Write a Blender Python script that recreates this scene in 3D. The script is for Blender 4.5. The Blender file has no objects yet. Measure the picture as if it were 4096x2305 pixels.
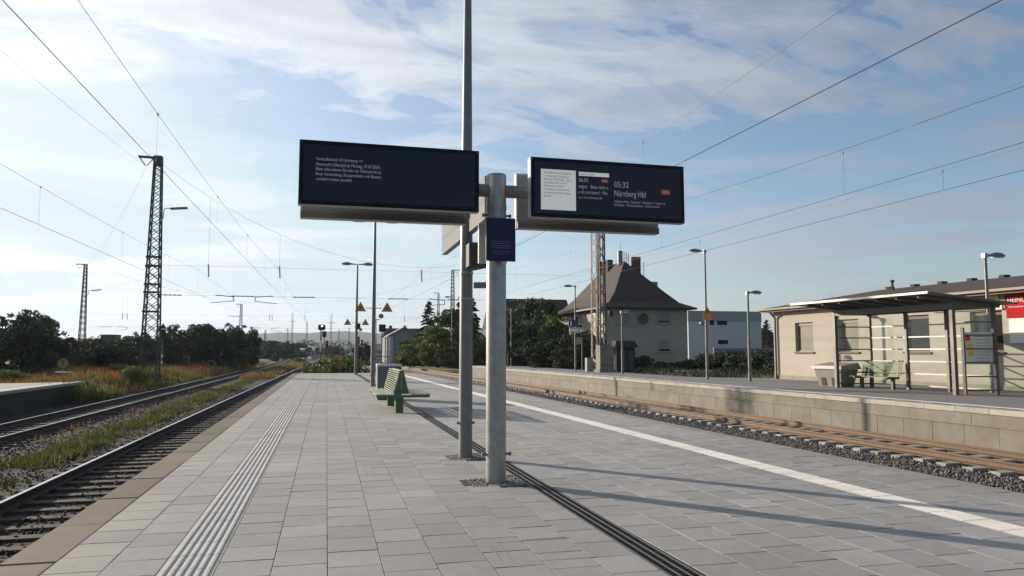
import bpy, math, random
import numpy as np
from mathutils import Vector, Matrix

R = random.Random(7)
rad = math.radians
scn = bpy.context.scene
COL = scn.collection

# ------------------------------------------------------------------ camera
CAM_H = 1.6
F_PX, CX, CY = 2957.0, 2048.0, 1152.5          # focal length and centre in photo pixels
PITCH = math.atan(254.5 / F_PX)
YAW = math.atan(742 / math.hypot(F_PX, 254.5))
cd = bpy.data.cameras.new('camera')
cd.sensor_width = 36.0
cd.lens = F_PX / 4096 * 36
cd.clip_start = 0.1
cd.clip_end = 12000
cam = bpy.data.objects.new('camera', cd)
COL.objects.link(cam)
cam.location = (0, 0, CAM_H)
cam.rotation_euler = (math.pi / 2 + PITCH, 0, -YAW)
scn.camera = cam

# ------------------------------------------------------------------ sky, sun, exposure
SUN_AZ = rad(41)      # to the left of the platform axis
SUN_EL = rad(14)
SUN_DIR = Vector((-math.sin(SUN_AZ) * math.cos(SUN_EL), math.cos(SUN_AZ) * math.cos(SUN_EL), math.sin(SUN_EL)))
SKY_STRENGTH = 0.107
SUN_STRENGTH = 4.8
EXPOSURE = 0.60
CL1 = (17.7, 3.9)         # where the cloud sheet sits

scn.view_settings.view_transform = 'Standard'
scn.view_settings.look = 'None'
scn.view_settings.gamma = 1.0
scn.view_settings.use_curve_mapping = False
scn.view_settings.exposure = EXPOSURE

sl = bpy.data.lights.new('sun', 'SUN')
sl.energy = SUN_STRENGTH
sl.angle = rad(0.55)
sl.color = (1.0, 0.86, 0.68)
so = bpy.data.objects.new('sun', sl)
so.rotation_euler = SUN_DIR.to_track_quat('Z', 'Y').to_euler()
so.location = (-30, 40, 30)
COL.objects.link(so)


class N:
    """small helper around a node tree"""
    def __init__(self, tree):
        self.t = tree
    def __call__(self, kind, inputs=None, **props):
        n = self.t.nodes.new(kind)
        for k, v in props.items():
            setattr(n, k, v)
        if inputs:
            for k, v in inputs.items():
                s = n.inputs[k]
                if isinstance(v, bpy.types.NodeSocket):
                    self.t.links.new(v, s)
                else:
                    s.default_value = v
        return n
    def link(self, a, b):
        self.t.links.new(a, b)
    def math(self, op, a, b=0.0, clamp=False):
        return self('ShaderNodeMath', {0: a, 1: b}, operation=op, use_clamp=clamp).outputs[0]
    def vmath(self, op, a, b=(0, 0, 0)):
        return self('ShaderNodeVectorMath', {0: a, 1: b}, operation=op)
    def ramp(self, fac, stops, interp='LINEAR'):
        n = self('ShaderNodeValToRGB', {'Fac': fac})
        cr = n.color_ramp
        cr.interpolation = interp
        while len(cr.elements) < len(stops):
            cr.elements.new(0.5)
        for e, (p, c) in zip(cr.elements, stops):
            e.position = p
            e.color = (c[0], c[1], c[2], 1) if not isinstance(c, (int, float)) else (c, c, c, 1)
        return n.outputs[0]
    def mix(self, fac, a, b):
        n = self('ShaderNodeMix', data_type='RGBA')
        for s, v in ((n.inputs[0], fac), (n.inputs[6], a), (n.inputs[7], b)):
            if isinstance(v, bpy.types.NodeSocket):
                self.t.links.new(v, s)
            elif s is n.inputs[0]:
                s.default_value = v
            else:
                s.default_value = (*v, 1) if len(v) == 3 else v
        return n.outputs[2]


world = bpy.data.worlds.new('World')
scn.world = world
world.use_nodes = True
wt = world.node_tree
wt.nodes.clear()
w = N(wt)
sky = w('ShaderNodeTexSky', sky_type='NISHITA', sun_disc=False, sun_elevation=SUN_EL, sun_rotation=-SUN_AZ,
        altitude=400.0, air_density=1.0, dust_density=1.0, ozone_density=2.2)
tc = w('ShaderNodeTexCoord')
sep = w('ShaderNodeSeparateXYZ', {0: tc.outputs['Generated']})
zz = w.math('MAXIMUM', sep.outputs[2], 0.0)
den = w.math('ADD', zz, 0.24)
px = w.math('DIVIDE', sep.outputs[0], den)
py = w.math('DIVIDE', sep.outputs[1], den)
flat = w('ShaderNodeCombineXYZ', {0: px, 1: py, 2: 0.0}).outputs[0]
# clouds lie on one high flat layer: broken sheets above, thin streaks low down
mp1 = w('ShaderNodeMapping', {'Vector': flat, 'Location': (CL1[0], CL1[1], 0.0), 'Rotation': (0, 0, rad(35)), 'Scale': (0.8, 1.0, 1)})
n1 = w('ShaderNodeTexNoise', {'Vector': mp1.outputs[0], 'Scale': 1.05, 'Detail': 9.0, 'Roughness': 0.60, 'Distortion': 0.25})
mp2 = w('ShaderNodeMapping', {'Vector': flat, 'Location': (5.2, 0.4, 0.0), 'Rotation': (0, 0, rad(-38)), 'Scale': (0.8, 1.7, 1)})
n2 = w('ShaderNodeTexNoise', {'Vector': mp2.outputs[0], 'Scale': 3.6, 'Detail': 8.0, 'Roughness': 0.62, 'Distortion': 0.6})
mp3 = w('ShaderNodeMapping', {'Vector': tc.outputs['Generated'], 'Location': (0.3, 0.2, 0.0), 'Scale': (1.6, 1.6, 16.0)})
n3 = w('ShaderNodeTexNoise', {'Vector': mp3.outputs[0], 'Scale': 1.7, 'Detail': 6.0, 'Roughness': 0.55, 'Distortion': 0.3})
hi = w('ShaderNodeMapRange', {'Value': zz, 'From Min': 0.12, 'From Max': 0.36}, interpolation_type='SMOOTHSTEP').outputs[0]
cl = w.math('ADD', w.math('MULTIPLY', n1.outputs['Fac'], 0.62), w.math('MULTIPLY', n2.outputs['Fac'], 0.38))
cl = w.math('ADD', cl, w.math('MULTIPLY', w.math('SUBTRACT', hi, 0.62), 0.12))
cov = w.ramp(cl, [(0.485, 0.0), (0.520, 0.50), (0.585, 0.95)], 'EASE')
low = w.math('MULTIPLY', w.ramp(n3.outputs['Fac'], [(0.45, 0.0), (0.60, 0.62)], 'EASE'), w.math('SUBTRACT', 1.0, hi))
sund = w.vmath('DOT_PRODUCT', tc.outputs['Generated'], tuple(SUN_DIR)).outputs['Value']
half = w.math('MAXIMUM', w.math('MULTIPLY', w.math('ADD', sund, 1.0), 0.5), 0.0)
glow = w.math('POWER', half, 3.2)
# thick parts of the cloud are greyer than their thin sunlit rims
thick = w.ramp(cl, [(0.56, 1.0), (0.72, 0.84)])
shade = w.ramp(n3.outputs['Fac'], [(0.36, 0.86), (0.58, 1.04)])
thick = w.math('MULTIPLY', thick, shade)
cb = w.math('MULTIPLY', w.math('ADD', w.math('MULTIPLY', glow, 6.9), 1.3), thick)
ccol = w('ShaderNodeMix', data_type='RGBA', blend_type='MULTIPLY', clamp_result=False)
ccol.inputs[0].default_value = 1.0
w.link(w.mix(glow, (0.90, 0.96, 1.16), (1.02, 1.0, 0.98)), ccol.inputs[6])
w.link(w('ShaderNodeCombineXYZ', {0: cb, 1: cb, 2: cb}).outputs[0], ccol.inputs[7])
# thin veil of high haze that whitens the sky toward the horizon
veil = w.math('MULTIPLY', w.math('POWER', w.math('SUBTRACT', 1.0, zz, True), 9.0), 0.72)
veil = w.math('MAXIMUM', veil, w.math('MULTIPLY', w.math('POWER', glow, 1.5), 0.40))
covv = w.math('MAXIMUM', w.math('MAXIMUM', w.math('MULTIPLY', cov, 0.86), low), veil)
mixc = w('ShaderNodeMix', data_type='RGBA')
w.link(covv, mixc.inputs[0])
cap = w('ShaderNodeMix', data_type='RGBA', blend_type='DARKEN')
cap.inputs[0].default_value = 1.0
w.link(sky.outputs[0], cap.inputs[6])
cap.inputs[7].default_value = (4.25, 5.0, 5.45, 1)     # caps the sky colour to dim glare toward the sun
w.link(cap.outputs[2], mixc.inputs[6])
w.link(ccol.outputs[2], mixc.inputs[7])
bg = w('ShaderNodeBackground', {'Color': mixc.outputs[2], 'Strength': SKY_STRENGTH})
w.link(bg.outputs[0], w('ShaderNodeOutputWorld').inputs[0])


# ------------------------------------------------------------------ geometry helpers
_fw = Vector((math.sin(YAW) * math.cos(PITCH), math.cos(YAW) * math.cos(PITCH), math.sin(PITCH)))
_rt = Vector((math.cos(YAW), -math.sin(YAW), 0))
_up = _rt.cross(_fw)


def P(u, v, y):
    """surveyed point: photo pixel at a known distance y along the platform"""
    d = _fw * F_PX + _rt * (u - CX) - _up * (v - CY)
    return Vector((0, 0, CAM_H)) + d * (y / d.y)


class MB:
    def __init__(self):
        self.v, self.f, self.m = [], [], []
    def quad(self, a, b, c, d, m=0):
        i = len(self.v)
        self.v += [tuple(a), tuple(b), tuple(c), tuple(d)]
        self.f.append((i, i + 1, i + 2, i + 3)); self.m.append(m)
        return self
    def poly(self, pts, m=0):
        i = len(self.v)
        self.v += [tuple(p) for p in pts]
        self.f.append(tuple(range(i, i + len(pts)))); self.m.append(m)
        return self
    def hexa(self, b, t, m=0):
        """b, t: four bottom and four top points, counter-clockwise from above"""
        i = len(self.v)
        self.v += [tuple(p) for p in b] + [tuple(p) for p in t]
        for f in ((3, 2, 1, 0), (4, 5, 6, 7), (0, 1, 5, 4), (1, 2, 6, 5), (2, 3, 7, 6), (3, 0, 4, 7)):
            self.f.append(tuple(i + k for k in f)); self.m.append(m)
        return self
    def box(self, x0, x1, y0, y1, z0, z1, m=0):
        return self.hexa([(x0, y0, z0), (x1, y0, z0), (x1, y1, z0), (x0, y1, z0)],
                         [(x0, y0, z1), (x1, y0, z1), (x1, y1, z1), (x0, y1, z1)], m)
    def bev(self, x0, x1, y0, y1, z0, z1, c, m=0):
        """box with chamfered upper rim"""
        i = len(self.v)
        self.v += [(x0, y0, z0), (x1, y0, z0), (x1, y1, z0), (x0, y1, z0),
                   (x0, y0, z1 - c), (x1, y0, z1 - c), (x1, y1, z1 - c), (x0, y1, z1 - c),
                   (x0 + c, y0 + c, z1), (x1 - c, y0 + c, z1), (x1 - c, y1 - c, z1), (x0 + c, y1 - c, z1)]
        for f in ((0, 1, 5, 4), (1, 2, 6, 5), (2, 3, 7, 6), (3, 0, 4, 7), (4, 5, 9, 8), (5, 6, 10, 9), (6, 7, 11, 10), (7, 4, 8, 11), (8, 9, 10, 11), (3, 2, 1, 0)):
            self.f.append(tuple(i + k for k in f)); self.m.append(m)
        return self
    def tube(self, p0, p1, r0, r1=None, n=12, m=0, caps=True):
        p0, p1 = Vector(p0), Vector(p1)
        r1 = r0 if r1 is None else r1
        a = (p1 - p0).normalized()
        s = a.cross(Vector((0, 0, 1)) if abs(a.z) < 0.9 else Vector((1, 0, 0))).normalized()
        t = a.cross(s)
        i = len(self.v)
        for k in range(n):
            c = s * math.cos(2 * math.pi * k / n) + t * math.sin(2 * math.pi * k / n)
            self.v.append(tuple(p0 + c * r0)); self.v.append(tuple(p1 + c * r1))
        for k in range(n):
            j = (k + 1) % n
            self.f.append((i + 2 * k, i + 2 * k + 1, i + 2 * j + 1, i + 2 * j)); self.m.append(m)
        if caps:
            self.f.append(tuple(i + 2 * k for k in range(n))); self.m.append(m)
            self.f.append(tuple(i + 2 * k + 1 for k in reversed(range(n)))); self.m.append(m)
        return self
    def path(self, pts, r, n=8, m=0):
        for a, b in zip(pts[:-1], pts[1:]):
            self.tube(a, b, r, r, n, m, True)
        return self
    def bar(self, p0, p1, wx, wz=None, m=0):
        """rectangular bar between two points"""
        p0, p1 = Vector(p0), Vector(p1)
        wz = wx if wz is None else wz
        a = (p1 - p0).normalized()
        s = a.cross(Vector((0, 0, 1)) if abs(a.z) < 0.95 else Vector((0, 1, 0))).normalized()
        t = s.cross(a).normalized()
        s *= wx / 2; t *= wz / 2
        return self.hexa([p0 - s - t, p0 + s - t, p0 + s + t, p0 - s + t][::-1], [p1 - s - t, p1 + s - t, p1 + s + t, p1 - s + t][::-1], m)
    def sweep(self, prof, pts, m=None, closed=True):
        """profile [(x,z)] along ground points [(x,y,z)]"""
        i = len(self.v)
        n = len(prof)
        for k, p in enumerate(pts):
            a = Vector(pts[max(k - 1, 0)]); b = Vector(pts[min(k + 1, len(pts) - 1)])
            d = (b - a); d.z = 0; d.normalize()
            s = Vector((d.y, -d.x, 0))
            for (px_, pz_) in prof:
                self.v.append((p[0] + s.x * px_, p[1] + s.y * px_, p[2] + pz_))
        for k in range(len(pts) - 1):
            for q in range(n if closed else n - 1):
                r_ = (q + 1) % n
                self.f.append((i + k * n + q, i + k * n + r_, i + (k + 1) * n + r_, i + (k + 1) * n + q))
                self.m.append(m[q] if m else 0)
        self.f.append(tuple(i + q for q in range(n))); self.m.append(0)
        self.f.append(tuple(i + (len(pts) - 1) * n + q for q in reversed(range(n)))); self.m.append(0)
        return self
    def mesh(self, name, mats, smooth=False, tone=None):
        me = bpy.data.meshes.new(name)
        me.from_pydata(self.v, [], self.f)
        mats = mats if isinstance(mats, (list, tuple)) else [mats]
        for mt in mats:
            me.materials.append(mt)
        if len(mats) > 1:
            me.polygons.foreach_set('material_index', self.m)
        if smooth:
            me.polygons.foreach_set('use_smooth', [True] * len(self.f))
            me.set_sharp_from_angle(angle=rad(35))
        if tone is not None:
            at = me.attributes.new('tone', 'FLOAT', 'FACE')
            at.data.foreach_set('value', tone if isinstance(tone, list) else [tone] * len(self.f))
        me.update()
        return me
    def build(self, name, mats, parent=None, smooth=False, tone=None):
        return link(name, self.mesh(name, mats, smooth, tone), parent)


def link(name, me, parent=None, loc=None, rz=0.0):
    o = bpy.data.objects.new(name, me)
    COL.objects.link(o)
    if parent:
        o.parent = parent
    if loc is not None:
        o.location = loc
    if rz:
        o.rotation_euler.z = rz
    return o


def tag(o, label=None, cat=None, group=None, kind=None):
    if label: o['label'] = label
    if cat: o['category'] = cat
    if group: o['group'] = group
    if kind: o['kind'] = kind
    return o


def empty(name, loc=(0, 0, 0), rz=0.0):
    o = bpy.data.objects.new(name, None)
    o.empty_display_size = 0.2
    COL.objects.link(o)
    o.location = loc
    o.rotation_euler.z = rz
    return o


def children(o):
    return [c for c in bpy.data.objects if c.parent == o]


def copy_tree(o, parent=None):
    c = o.copy()
    COL.objects.link(c)
    if parent is not None:
        c.parent = parent
    for ch in children(o):
        copy_tree(ch, c)
    return c


_txt_cache = {}
def text_mesh(s, mat, shear=0.0):
    key = (s, mat.name, shear)
    if key in _txt_cache:
        return _txt_cache[key]
    cu = bpy.data.curves.new('lettering', 'FONT')
    cu.body = s
    cu.size = 1.0
    cu.shear = shear
    cu.resolution_u = 3
    o = bpy.data.objects.new('lettering', cu)
    COL.objects.link(o)
    bpy.context.view_layer.update()
    dg = bpy.context.evaluated_depsgraph_get()
    me = bpy.data.meshes.new_from_object(o.evaluated_get(dg))
    bpy.data.objects.remove(o)
    bpy.data.curves.remove(cu)
    me.materials.clear()
    me.materials.append(mat)
    xs = [v.co.x for v in me.vertices]
    x0, x1 = min(xs), max(xs)
    for v in me.vertices:
        v.co.x = (v.co.x - x0) / (x1 - x0)
    _txt_cache[key] = me
    return me


def lettering(s, mat, parent, origin, right, width, cap, shear=0.0, name='lettering'):
    """flat letters: origin = lower left of the baseline, right = unit vector of writing, up is z"""
    me = text_mesh(s, mat, shear)
    o = link(name, me, parent)
    rv = Vector(right).normalized()
    upv = Vector((0, 0, 1))
    nv = rv.cross(upv)
    k = cap / 0.70
    o.matrix_local = Matrix(((rv.x * width, upv.x * k, nv.x, origin[0]), (rv.y * width, upv.y * k, nv.y, origin[1]),
                             (rv.z * width, upv.z * k, nv.z, origin[2]), (0, 0, 0, 1)))
    return o


# ------------------------------------------------------------------ materials
MAT = {}
def material(name, color, rough=0.7, metal=0.0, noise=None, bump=None, tone=0.0, spec=None, emit=None, stain=None, objrand=0.0, trans=0.0, spots=False):
    m = bpy.data.materials.new(name)
    m.use_nodes = True
    t = N(m.node_tree)
    b = m.node_tree.nodes['Principled BSDF']
    b.inputs['Roughness'].default_value = rough
    b.inputs['Metallic'].default_value = metal
    if spec is not None:
        b.inputs['Specular IOR Level'].default_value = spec
    co = t('ShaderNodeTexCoord').outputs['Object']
    geo = t('ShaderNodeNewGeometry').outputs['Position']
    col = None
    if noise:                       # (scale, amount, second colour)
        n = t('ShaderNodeTexNoise', {'Vector': geo, 'Scale': noise[0], 'Detail': 6.0, 'Roughness': 0.65})
        f = t.ramp(n.outputs['Fac'], [(0.3, 0.0), (0.7, 1.0)])
        c2 = noise[2] if len(noise) > 2 else tuple(c * (1 - noise[1]) for c in color)
        col = t.mix(f, color, c2)
    if stain:                       # (scale, colour, threshold)
        n = t('ShaderNodeTexNoise', {'Vector': geo, 'Scale': stain[0], 'Detail': 5.0, 'Roughness': 0.7, 'Distortion': 0.6})
        f = t.ramp(n.outputs['Fac'], [(stain[2], 0.0), (min(stain[2] + 0.22, 1), stain[3] if len(stain) > 3 else 0.7)])
        col = t.mix(f, col if col else color, stain[1])
    if spots:                       # flattened gum and drip marks, a hand's breadth and smaller
        vo = t('ShaderNodeTexVoronoi', {'Vector': geo, 'Scale': 2.6, 'Randomness': 1.0}, feature='F1')
        rsel = t('ShaderNodeSeparateColor', {0: vo.outputs['Color']})
        size = t.math('MULTIPLY', t.math('POWER', rsel.outputs[0], 4.0), 0.075)
        m1 = t.math('LESS_THAN', vo.outputs['Distance'], size)
        n_ = t('ShaderNodeTexNoise', {'Vector': geo, 'Scale': 0.33, 'Detail': 4.0, 'Roughness': 0.6})
        wear = t.ramp(n_.outputs['Fac'], [(0.35, 0.86), (0.65, 1.08)])
        col = t.mix(t.math('MULTIPLY', m1, 0.6), col if col else color, (0.16, 0.155, 0.15))
        mm = t('ShaderNodeMix', data_type='RGBA', blend_type='MULTIPLY', clamp_result=False)
        mm.inputs[0].default_value = 1.0
        t.link(col, mm.inputs[6]); t.link(wear, mm.inputs[7])
        col = mm.outputs[2]
    if tone or objrand:
        src = t('ShaderNodeAttribute', attribute_name='tone').outputs['Fac'] if tone else t('ShaderNodeObjectInfo').outputs['Random']
        k = tone or objrand
        val = t.math('ADD', t.math('MULTIPLY', src, 2 * k), 1 - k)
        hs = t('ShaderNodeHueSaturation', {'Value': val, 'Color': col if col else (*color, 1)})
        col = hs.outputs[0]
    if col is None:
        b.inputs['Base Color'].default_value = (*color, 1)
    else:
        t.link(col, b.inputs['Base Color'])
    if bump:                        # (scale, strength, distance)
        n = t('ShaderNodeTexNoise', {'Vector': geo, 'Scale': bump[0], 'Detail': 5.0, 'Roughness': 0.7})
        bm_ = t('ShaderNodeBump', {'Height': n.outputs['Fac'], 'Strength': bump[1], 'Distance': bump[2]})
        t.link(bm_.outputs[0], b.inputs['Normal'])
    if emit:
        b.inputs['Emission Color'].default_value = (*emit[0], 1)
        b.inputs['Emission Strength'].default_value = emit[1]
    if trans:
        tr = t('ShaderNodeBsdfTranslucent')
        if col is not None: t.link(col, tr.inputs[0])
        else: tr.inputs[0].default_value = (*color, 1)
        mx = t('ShaderNodeMixShader', {0: trans})
        t.link(b.outputs[0], mx.inputs[1]); t.link(tr.outputs[0], mx.inputs[2])
        t.link(mx.outputs[0], m.node_tree.nodes['Material Output'].inputs[0])
    MAT[name] = m
    return m


def glass_mat(name, tint, see):
    m = bpy.data.materials.new(name)
    m.use_nodes = True
    t = N(m.node_tree)
    m.node_tree.nodes.remove(m.node_tree.nodes['Principled BSDF'])
    a = t('ShaderNodeBsdfTransparent', {'Color': (*tint, 1)})
    g = t('ShaderNodeBsdfGlossy', {'Color': (0.9, 0.95, 0.95, 1), 'Roughness': 0.03})
    lw = t('ShaderNodeLayerWeight', {'Blend': 0.5})
    fac = t.math('ADD', t.math('MULTIPLY', t.math('POWER', lw.outputs['Facing'], 4.0), 0.5), 1 - see, True)
    mx = t('ShaderNodeMixShader', {0: fac})
    t.link(a.outputs[0], mx.inputs[1]); t.link(g.outputs[0], mx.inputs[2])
    t.link(mx.outputs[0], m.node_tree.nodes['Material Output'].inputs[0])
    MAT[name] = m
    return m


material('paver', (0.338, 0.331, 0.322), 0.85, noise=(9, 0.16), bump=(160, 0.12, 0.004), tone=0.16, spots=True, spec=0.85, stain=(0.7, (0.27, 0.26, 0.24), 0.5, 0.45))
material('joint', (0.028, 0.026, 0.023), 0.95)
material('tactile_grey', (0.50, 0.49, 0.47), 0.85, noise=(6, 0.12), objrand=0.06)
material('tactile_white', (0.58, 0.57, 0.55), 0.6, noise=(4, 0.14), objrand=0.05, stain=(1.1, (0.40, 0.39, 0.37), 0.48, 0.6))
material('kerb', (0.155, 0.125, 0.096), 0.85, noise=(3.2, 0.3), bump=(70, 0.35, 0.008), objrand=0.22, stain=(1.1, (0.135, 0.13, 0.118), 0.5, 0.8))
material('edge_slab', (0.30, 0.29, 0.275), 0.85, noise=(14, 0.2), bump=(120, 0.3, 0.004), objrand=0.08)
material('concrete', (0.23, 0.213, 0.184), 0.85, noise=(2.2, 0.28), bump=(50, 0.2, 0.006), objrand=0.10, stain=(0.9, (0.165, 0.14, 0.105), 0.46, 0.75))
material('cap_concrete', (0.38, 0.365, 0.33), 0.8, noise=(3, 0.2), objrand=0.08, stain=(1.6, (0.25, 0.235, 0.205), 0.5, 0.6))
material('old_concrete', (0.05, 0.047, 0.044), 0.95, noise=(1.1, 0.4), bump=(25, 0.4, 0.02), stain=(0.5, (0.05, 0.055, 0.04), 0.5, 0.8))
material('deck', (0.215, 0.21, 0.21), 0.9, noise=(8, 0.2), bump=(140, 0.3, 0.004))
material('asphalt', (0.13, 0.128, 0.125), 0.9, noise=(30, 0.25), bump=(140, 0.3, 0.004))
material('drain', (0.035, 0.035, 0.036), 0.55, metal=0.3, noise=(40, 0.4))
material('drain_bar', (0.16, 0.16, 0.16), 0.45, metal=0.7)
material('gravel_collar', (0.24, 0.235, 0.23), 0.9, noise=(60, 0.4), bump=(90, 0.8, 0.02))
material('galv', (0.37, 0.375, 0.372), 0.40, metal=0.7, noise=(7, 0.30), bump=(30, 0.05, 0.003))
material('galv_dark', (0.20, 0.205, 0.21), 0.5, metal=0.5, noise=(6, 0.25))
material('mast_paint', (0.075, 0.072, 0.070), 0.7, noise=(5, 0.3), stain=(3, (0.10, 0.06, 0.04), 0.55, 0.6))
material('mast_cream', (0.40, 0.36, 0.28), 0.7, noise=(5, 0.25), stain=(3, (0.2, 0.13, 0.08), 0.6, 0.6))
material('housing', (0.24, 0.24, 0.235), 0.5, noise=(3, 0.1))
material('housing_light', (0.42, 0.42, 0.41), 0.45)
material('screen', (0.004, 0.004, 0.012), 0.18, spec=0.25, noise=(1.5, 0.3), emit=((0.012, 0.010, 0.034), 0.12))
material('screen_frame', (0.005, 0.0045, 0.010), 0.35, spec=0.16)
material('screen_text', (0.12, 0.12, 0.13), 0.6, emit=((0.62, 0.64, 0.70), 0.15))
material('screen_panel', (0.2, 0.2, 0.2), 0.6, emit=((0.80, 0.84, 0.84), 0.28))
material('panel_text', (0.10, 0.13, 0.12), 0.8)
material('screen_badge', (0.10, 0.02, 0.02), 0.6, emit=((0.55, 0.10, 0.08), 0.16))
material('poster_blue', (0.012, 0.010, 0.055), 0.35, spec=0.25)
material('poster_line', (0.10, 0.085, 0.24), 0.6)
material('bench_green', (0.055, 0.115, 0.062), 0.42, noise=(5, 0.2))
material('bench_slat', (0.33, 0.38, 0.24), 0.30, noise=(5, 0.12))  # slat green paled to imitate sun glare
material('can_blue', (0.12, 0.13, 0.16), 0.5, noise=(4, 0.15))
material('can_side', (0.45, 0.46, 0.47), 0.5)
material('sign_yellow', (0.42, 0.235, 0.035), 0.5, noise=(9, 0.15))
material('sign_orange', (0.55, 0.23, 0.03), 0.5)
material('sign_dim', (0.20, 0.155, 0.04), 0.6)  # sign yellow darkened to stand in for backlit shade
material('black', (0.018, 0.018, 0.02), 0.6)
material('white_paint', (0.75, 0.75, 0.73), 0.6, noise=(4, 0.1))
material('red_paint', (0.45, 0.04, 0.03), 0.55)
material('lamp_head', (0.17, 0.20, 0.24), 0.35, metal=0.4)
material('lamp_glass', (0.55, 0.55, 0.52), 0.3)
material('navy', (0.015, 0.017, 0.06), 0.5)
material('rail_steel', (0.62, 0.62, 0.64), 0.24, metal=1.0)
material('rail_rust', (0.055, 0.035, 0.025), 0.8, noise=(6, 0.3))
material('rail_brown', (0.12, 0.070, 0.040), 0.6, metal=0.15, noise=(3, 0.3), stain=(1.0, (0.20, 0.115, 0.045), 0.5, 0.6))
material('rail_brown_top', (0.36, 0.25, 0.165), 0.32, metal=0.8, noise=(4, 0.2))
material('sleeper_wood', (0.042, 0.034, 0.030), 0.9, noise=(9, 0.4), objrand=0.3)
material('sleeper_concrete', (0.36, 0.345, 0.31), 0.9, noise=(5, 0.3), objrand=0.15, stain=(3, (0.2, 0.17, 0.13), 0.5, 0.6))
material('ballast_dark', (0.022, 0.020, 0.018), 0.95, noise=(22, 0.55), bump=(34, 1.0, 0.06))
material('ballast', (0.125, 0.112, 0.105), 0.95, noise=(24, 0.55), bump=(34, 1.0, 0.06))
material('stone', (0.155, 0.142, 0.135), 0.9, tone=0.55)
material('grass_dark', (0.034, 0.042, 0.018), 0.85, tone=0.5, trans=0.2)
material('bench_slat_no_glare', (0.17, 0.215, 0.11), 0.4, noise=(5, 0.2))  # darker copy of the slat paint, without the sun glare put in
material('sign_panel', (0.30, 0.305, 0.305), 0.95, spec=0.05)
material('stone_light', (0.26, 0.25, 0.24), 0.9, tone=0.4)
material('stone_dark', (0.036, 0.033, 0.032), 0.95, tone=0.6)
material('soil', (0.075, 0.062, 0.042), 0.95, noise=(0.35, 0.4, (0.06, 0.075, 0.03)), bump=(6, 0.6, 0.1))
material('field', (0.075, 0.085, 0.04), 0.95, noise=(0.02, 0.4, (0.11, 0.10, 0.05)))
material('grass', (0.085, 0.100, 0.025), 0.8, tone=0.5, trans=0.35)
material('grass_dry', (0.225, 0.16, 0.06), 0.85, tone=0.4, trans=0.3)
material('sorrel', (0.38, 0.125, 0.045), 0.85, tone=0.4, trans=0.3)
material('blossom', (0.42, 0.39, 0.32), 0.8, tone=0.3)
material('leaf', (0.062, 0.092, 0.027), 0.7, tone=0.55, objrand=0.0, trans=0.22)
material('leaf_light', (0.115, 0.145, 0.034), 0.7, tone=0.5, trans=0.28)
material('leaf_dark', (0.028, 0.044, 0.020), 0.75, tone=0.5, trans=0.15)
material('leaf_brown', (0.075, 0.060, 0.025), 0.75, tone=0.5, trans=0.2)
material('needle', (0.020, 0.036, 0.022), 0.75, tone=0.5, trans=0.1)
material('bark', (0.055, 0.043, 0.032), 0.95, noise=(8, 0.4), bump=(20, 0.6, 0.02))
material('plaster_yellow', (0.43, 0.392, 0.335), 0.9, noise=(0.9, 0.08), bump=(60, 0.15, 0.004), stain=(0.45, (0.355, 0.32, 0.265), 0.5, 0.6))
material('plaster_grey', (0.385, 0.35, 0.295), 0.9, noise=(0.6, 0.12), bump=(50, 0.2, 0.006), stain=(0.5, (0.30, 0.265, 0.215), 0.55, 0.5))
material('plaster_white', (0.50, 0.51, 0.53), 0.9, noise=(0.4, 0.06))
material('plaster_cool', (0.22, 0.225, 0.23), 0.9, noise=(0.4, 0.12))
material('band_grey', (0.30, 0.30, 0.32), 0.85)
material('plinth', (0.36, 0.33, 0.27), 0.95, noise=(2, 0.25), stain=(1.2, (0.22, 0.20, 0.16), 0.45, 0.7))
def roof_mat(name, color, step, axis_vec, amount):
    m = material(name, color, 0.85, noise=(1.6, 0.35), stain=(0.6, tuple(c * 0.6 for c in color), 0.5, 0.6))
    t = N(m.node_tree)
    b = m.node_tree.nodes['Principled BSDF']
    g = t('ShaderNodeNewGeometry').outputs['Position']
    sp = t('ShaderNodeSeparateXYZ', {0: g})
    a = t.math('FRACT', t.math('MULTIPLY', sp.outputs[2], 1.0 / step))
    c = t.math('FRACT', t.math('MULTIPLY', t.math('ADD', sp.outputs[0], sp.outputs[1]), 1.0 / (step * 1.6)))
    hgt = t.math('ADD', a, t.math('MULTIPLY', t.math('ABSOLUTE', t.math('SUBTRACT', c, 0.5)), 0.8))
    bm_ = t('ShaderNodeBump', {'Height': hgt, 'Strength': amount, 'Distance': 0.04})
    t.link(bm_.outputs[0], b.inputs['Normal'])
    return m
roof_mat('roof_brown', (0.050, 0.040, 0.034), 0.20, None, 0.6)
roof_mat('roof_grey', (0.070, 0.058, 0.050), 0.09, None, 0.5)
material('fascia', (0.30, 0.265, 0.22), 0.7)
material('gutter', (0.13, 0.095, 0.07), 0.5, metal=0.3)
material('window_frame', (0.62, 0.60, 0.55), 0.6)
material('window_trim', (0.34, 0.31, 0.26), 0.85)
material('window_brown', (0.13, 0.085, 0.06), 0.7)
material('pane_dark', (0.014, 0.017, 0.015), 0.25, spec=0.08)
material('pane_dusty', (0.13, 0.125, 0.095), 0.55, noise=(2.5, 0.35))
material('shutter', (0.25, 0.24, 0.22), 0.75)
material('blind_white', (0.72, 0.70, 0.64), 0.7)
material('brick_red', (0.115, 0.062, 0.048), 0.9, noise=(5, 0.3))
material('dish', (0.075, 0.078, 0.075), 0.8)
material('shelter_steel', (0.135, 0.130, 0.122), 0.5, metal=0.35, noise=(5, 0.2))
material('shelter_light', (0.42, 0.41, 0.39), 0.45, metal=0.3)
glass_mat('shelter_glass', (0.95, 0.975, 0.965), 0.97)
material('glass_band', (0.74, 0.74, 0.70), 0.5)
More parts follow.
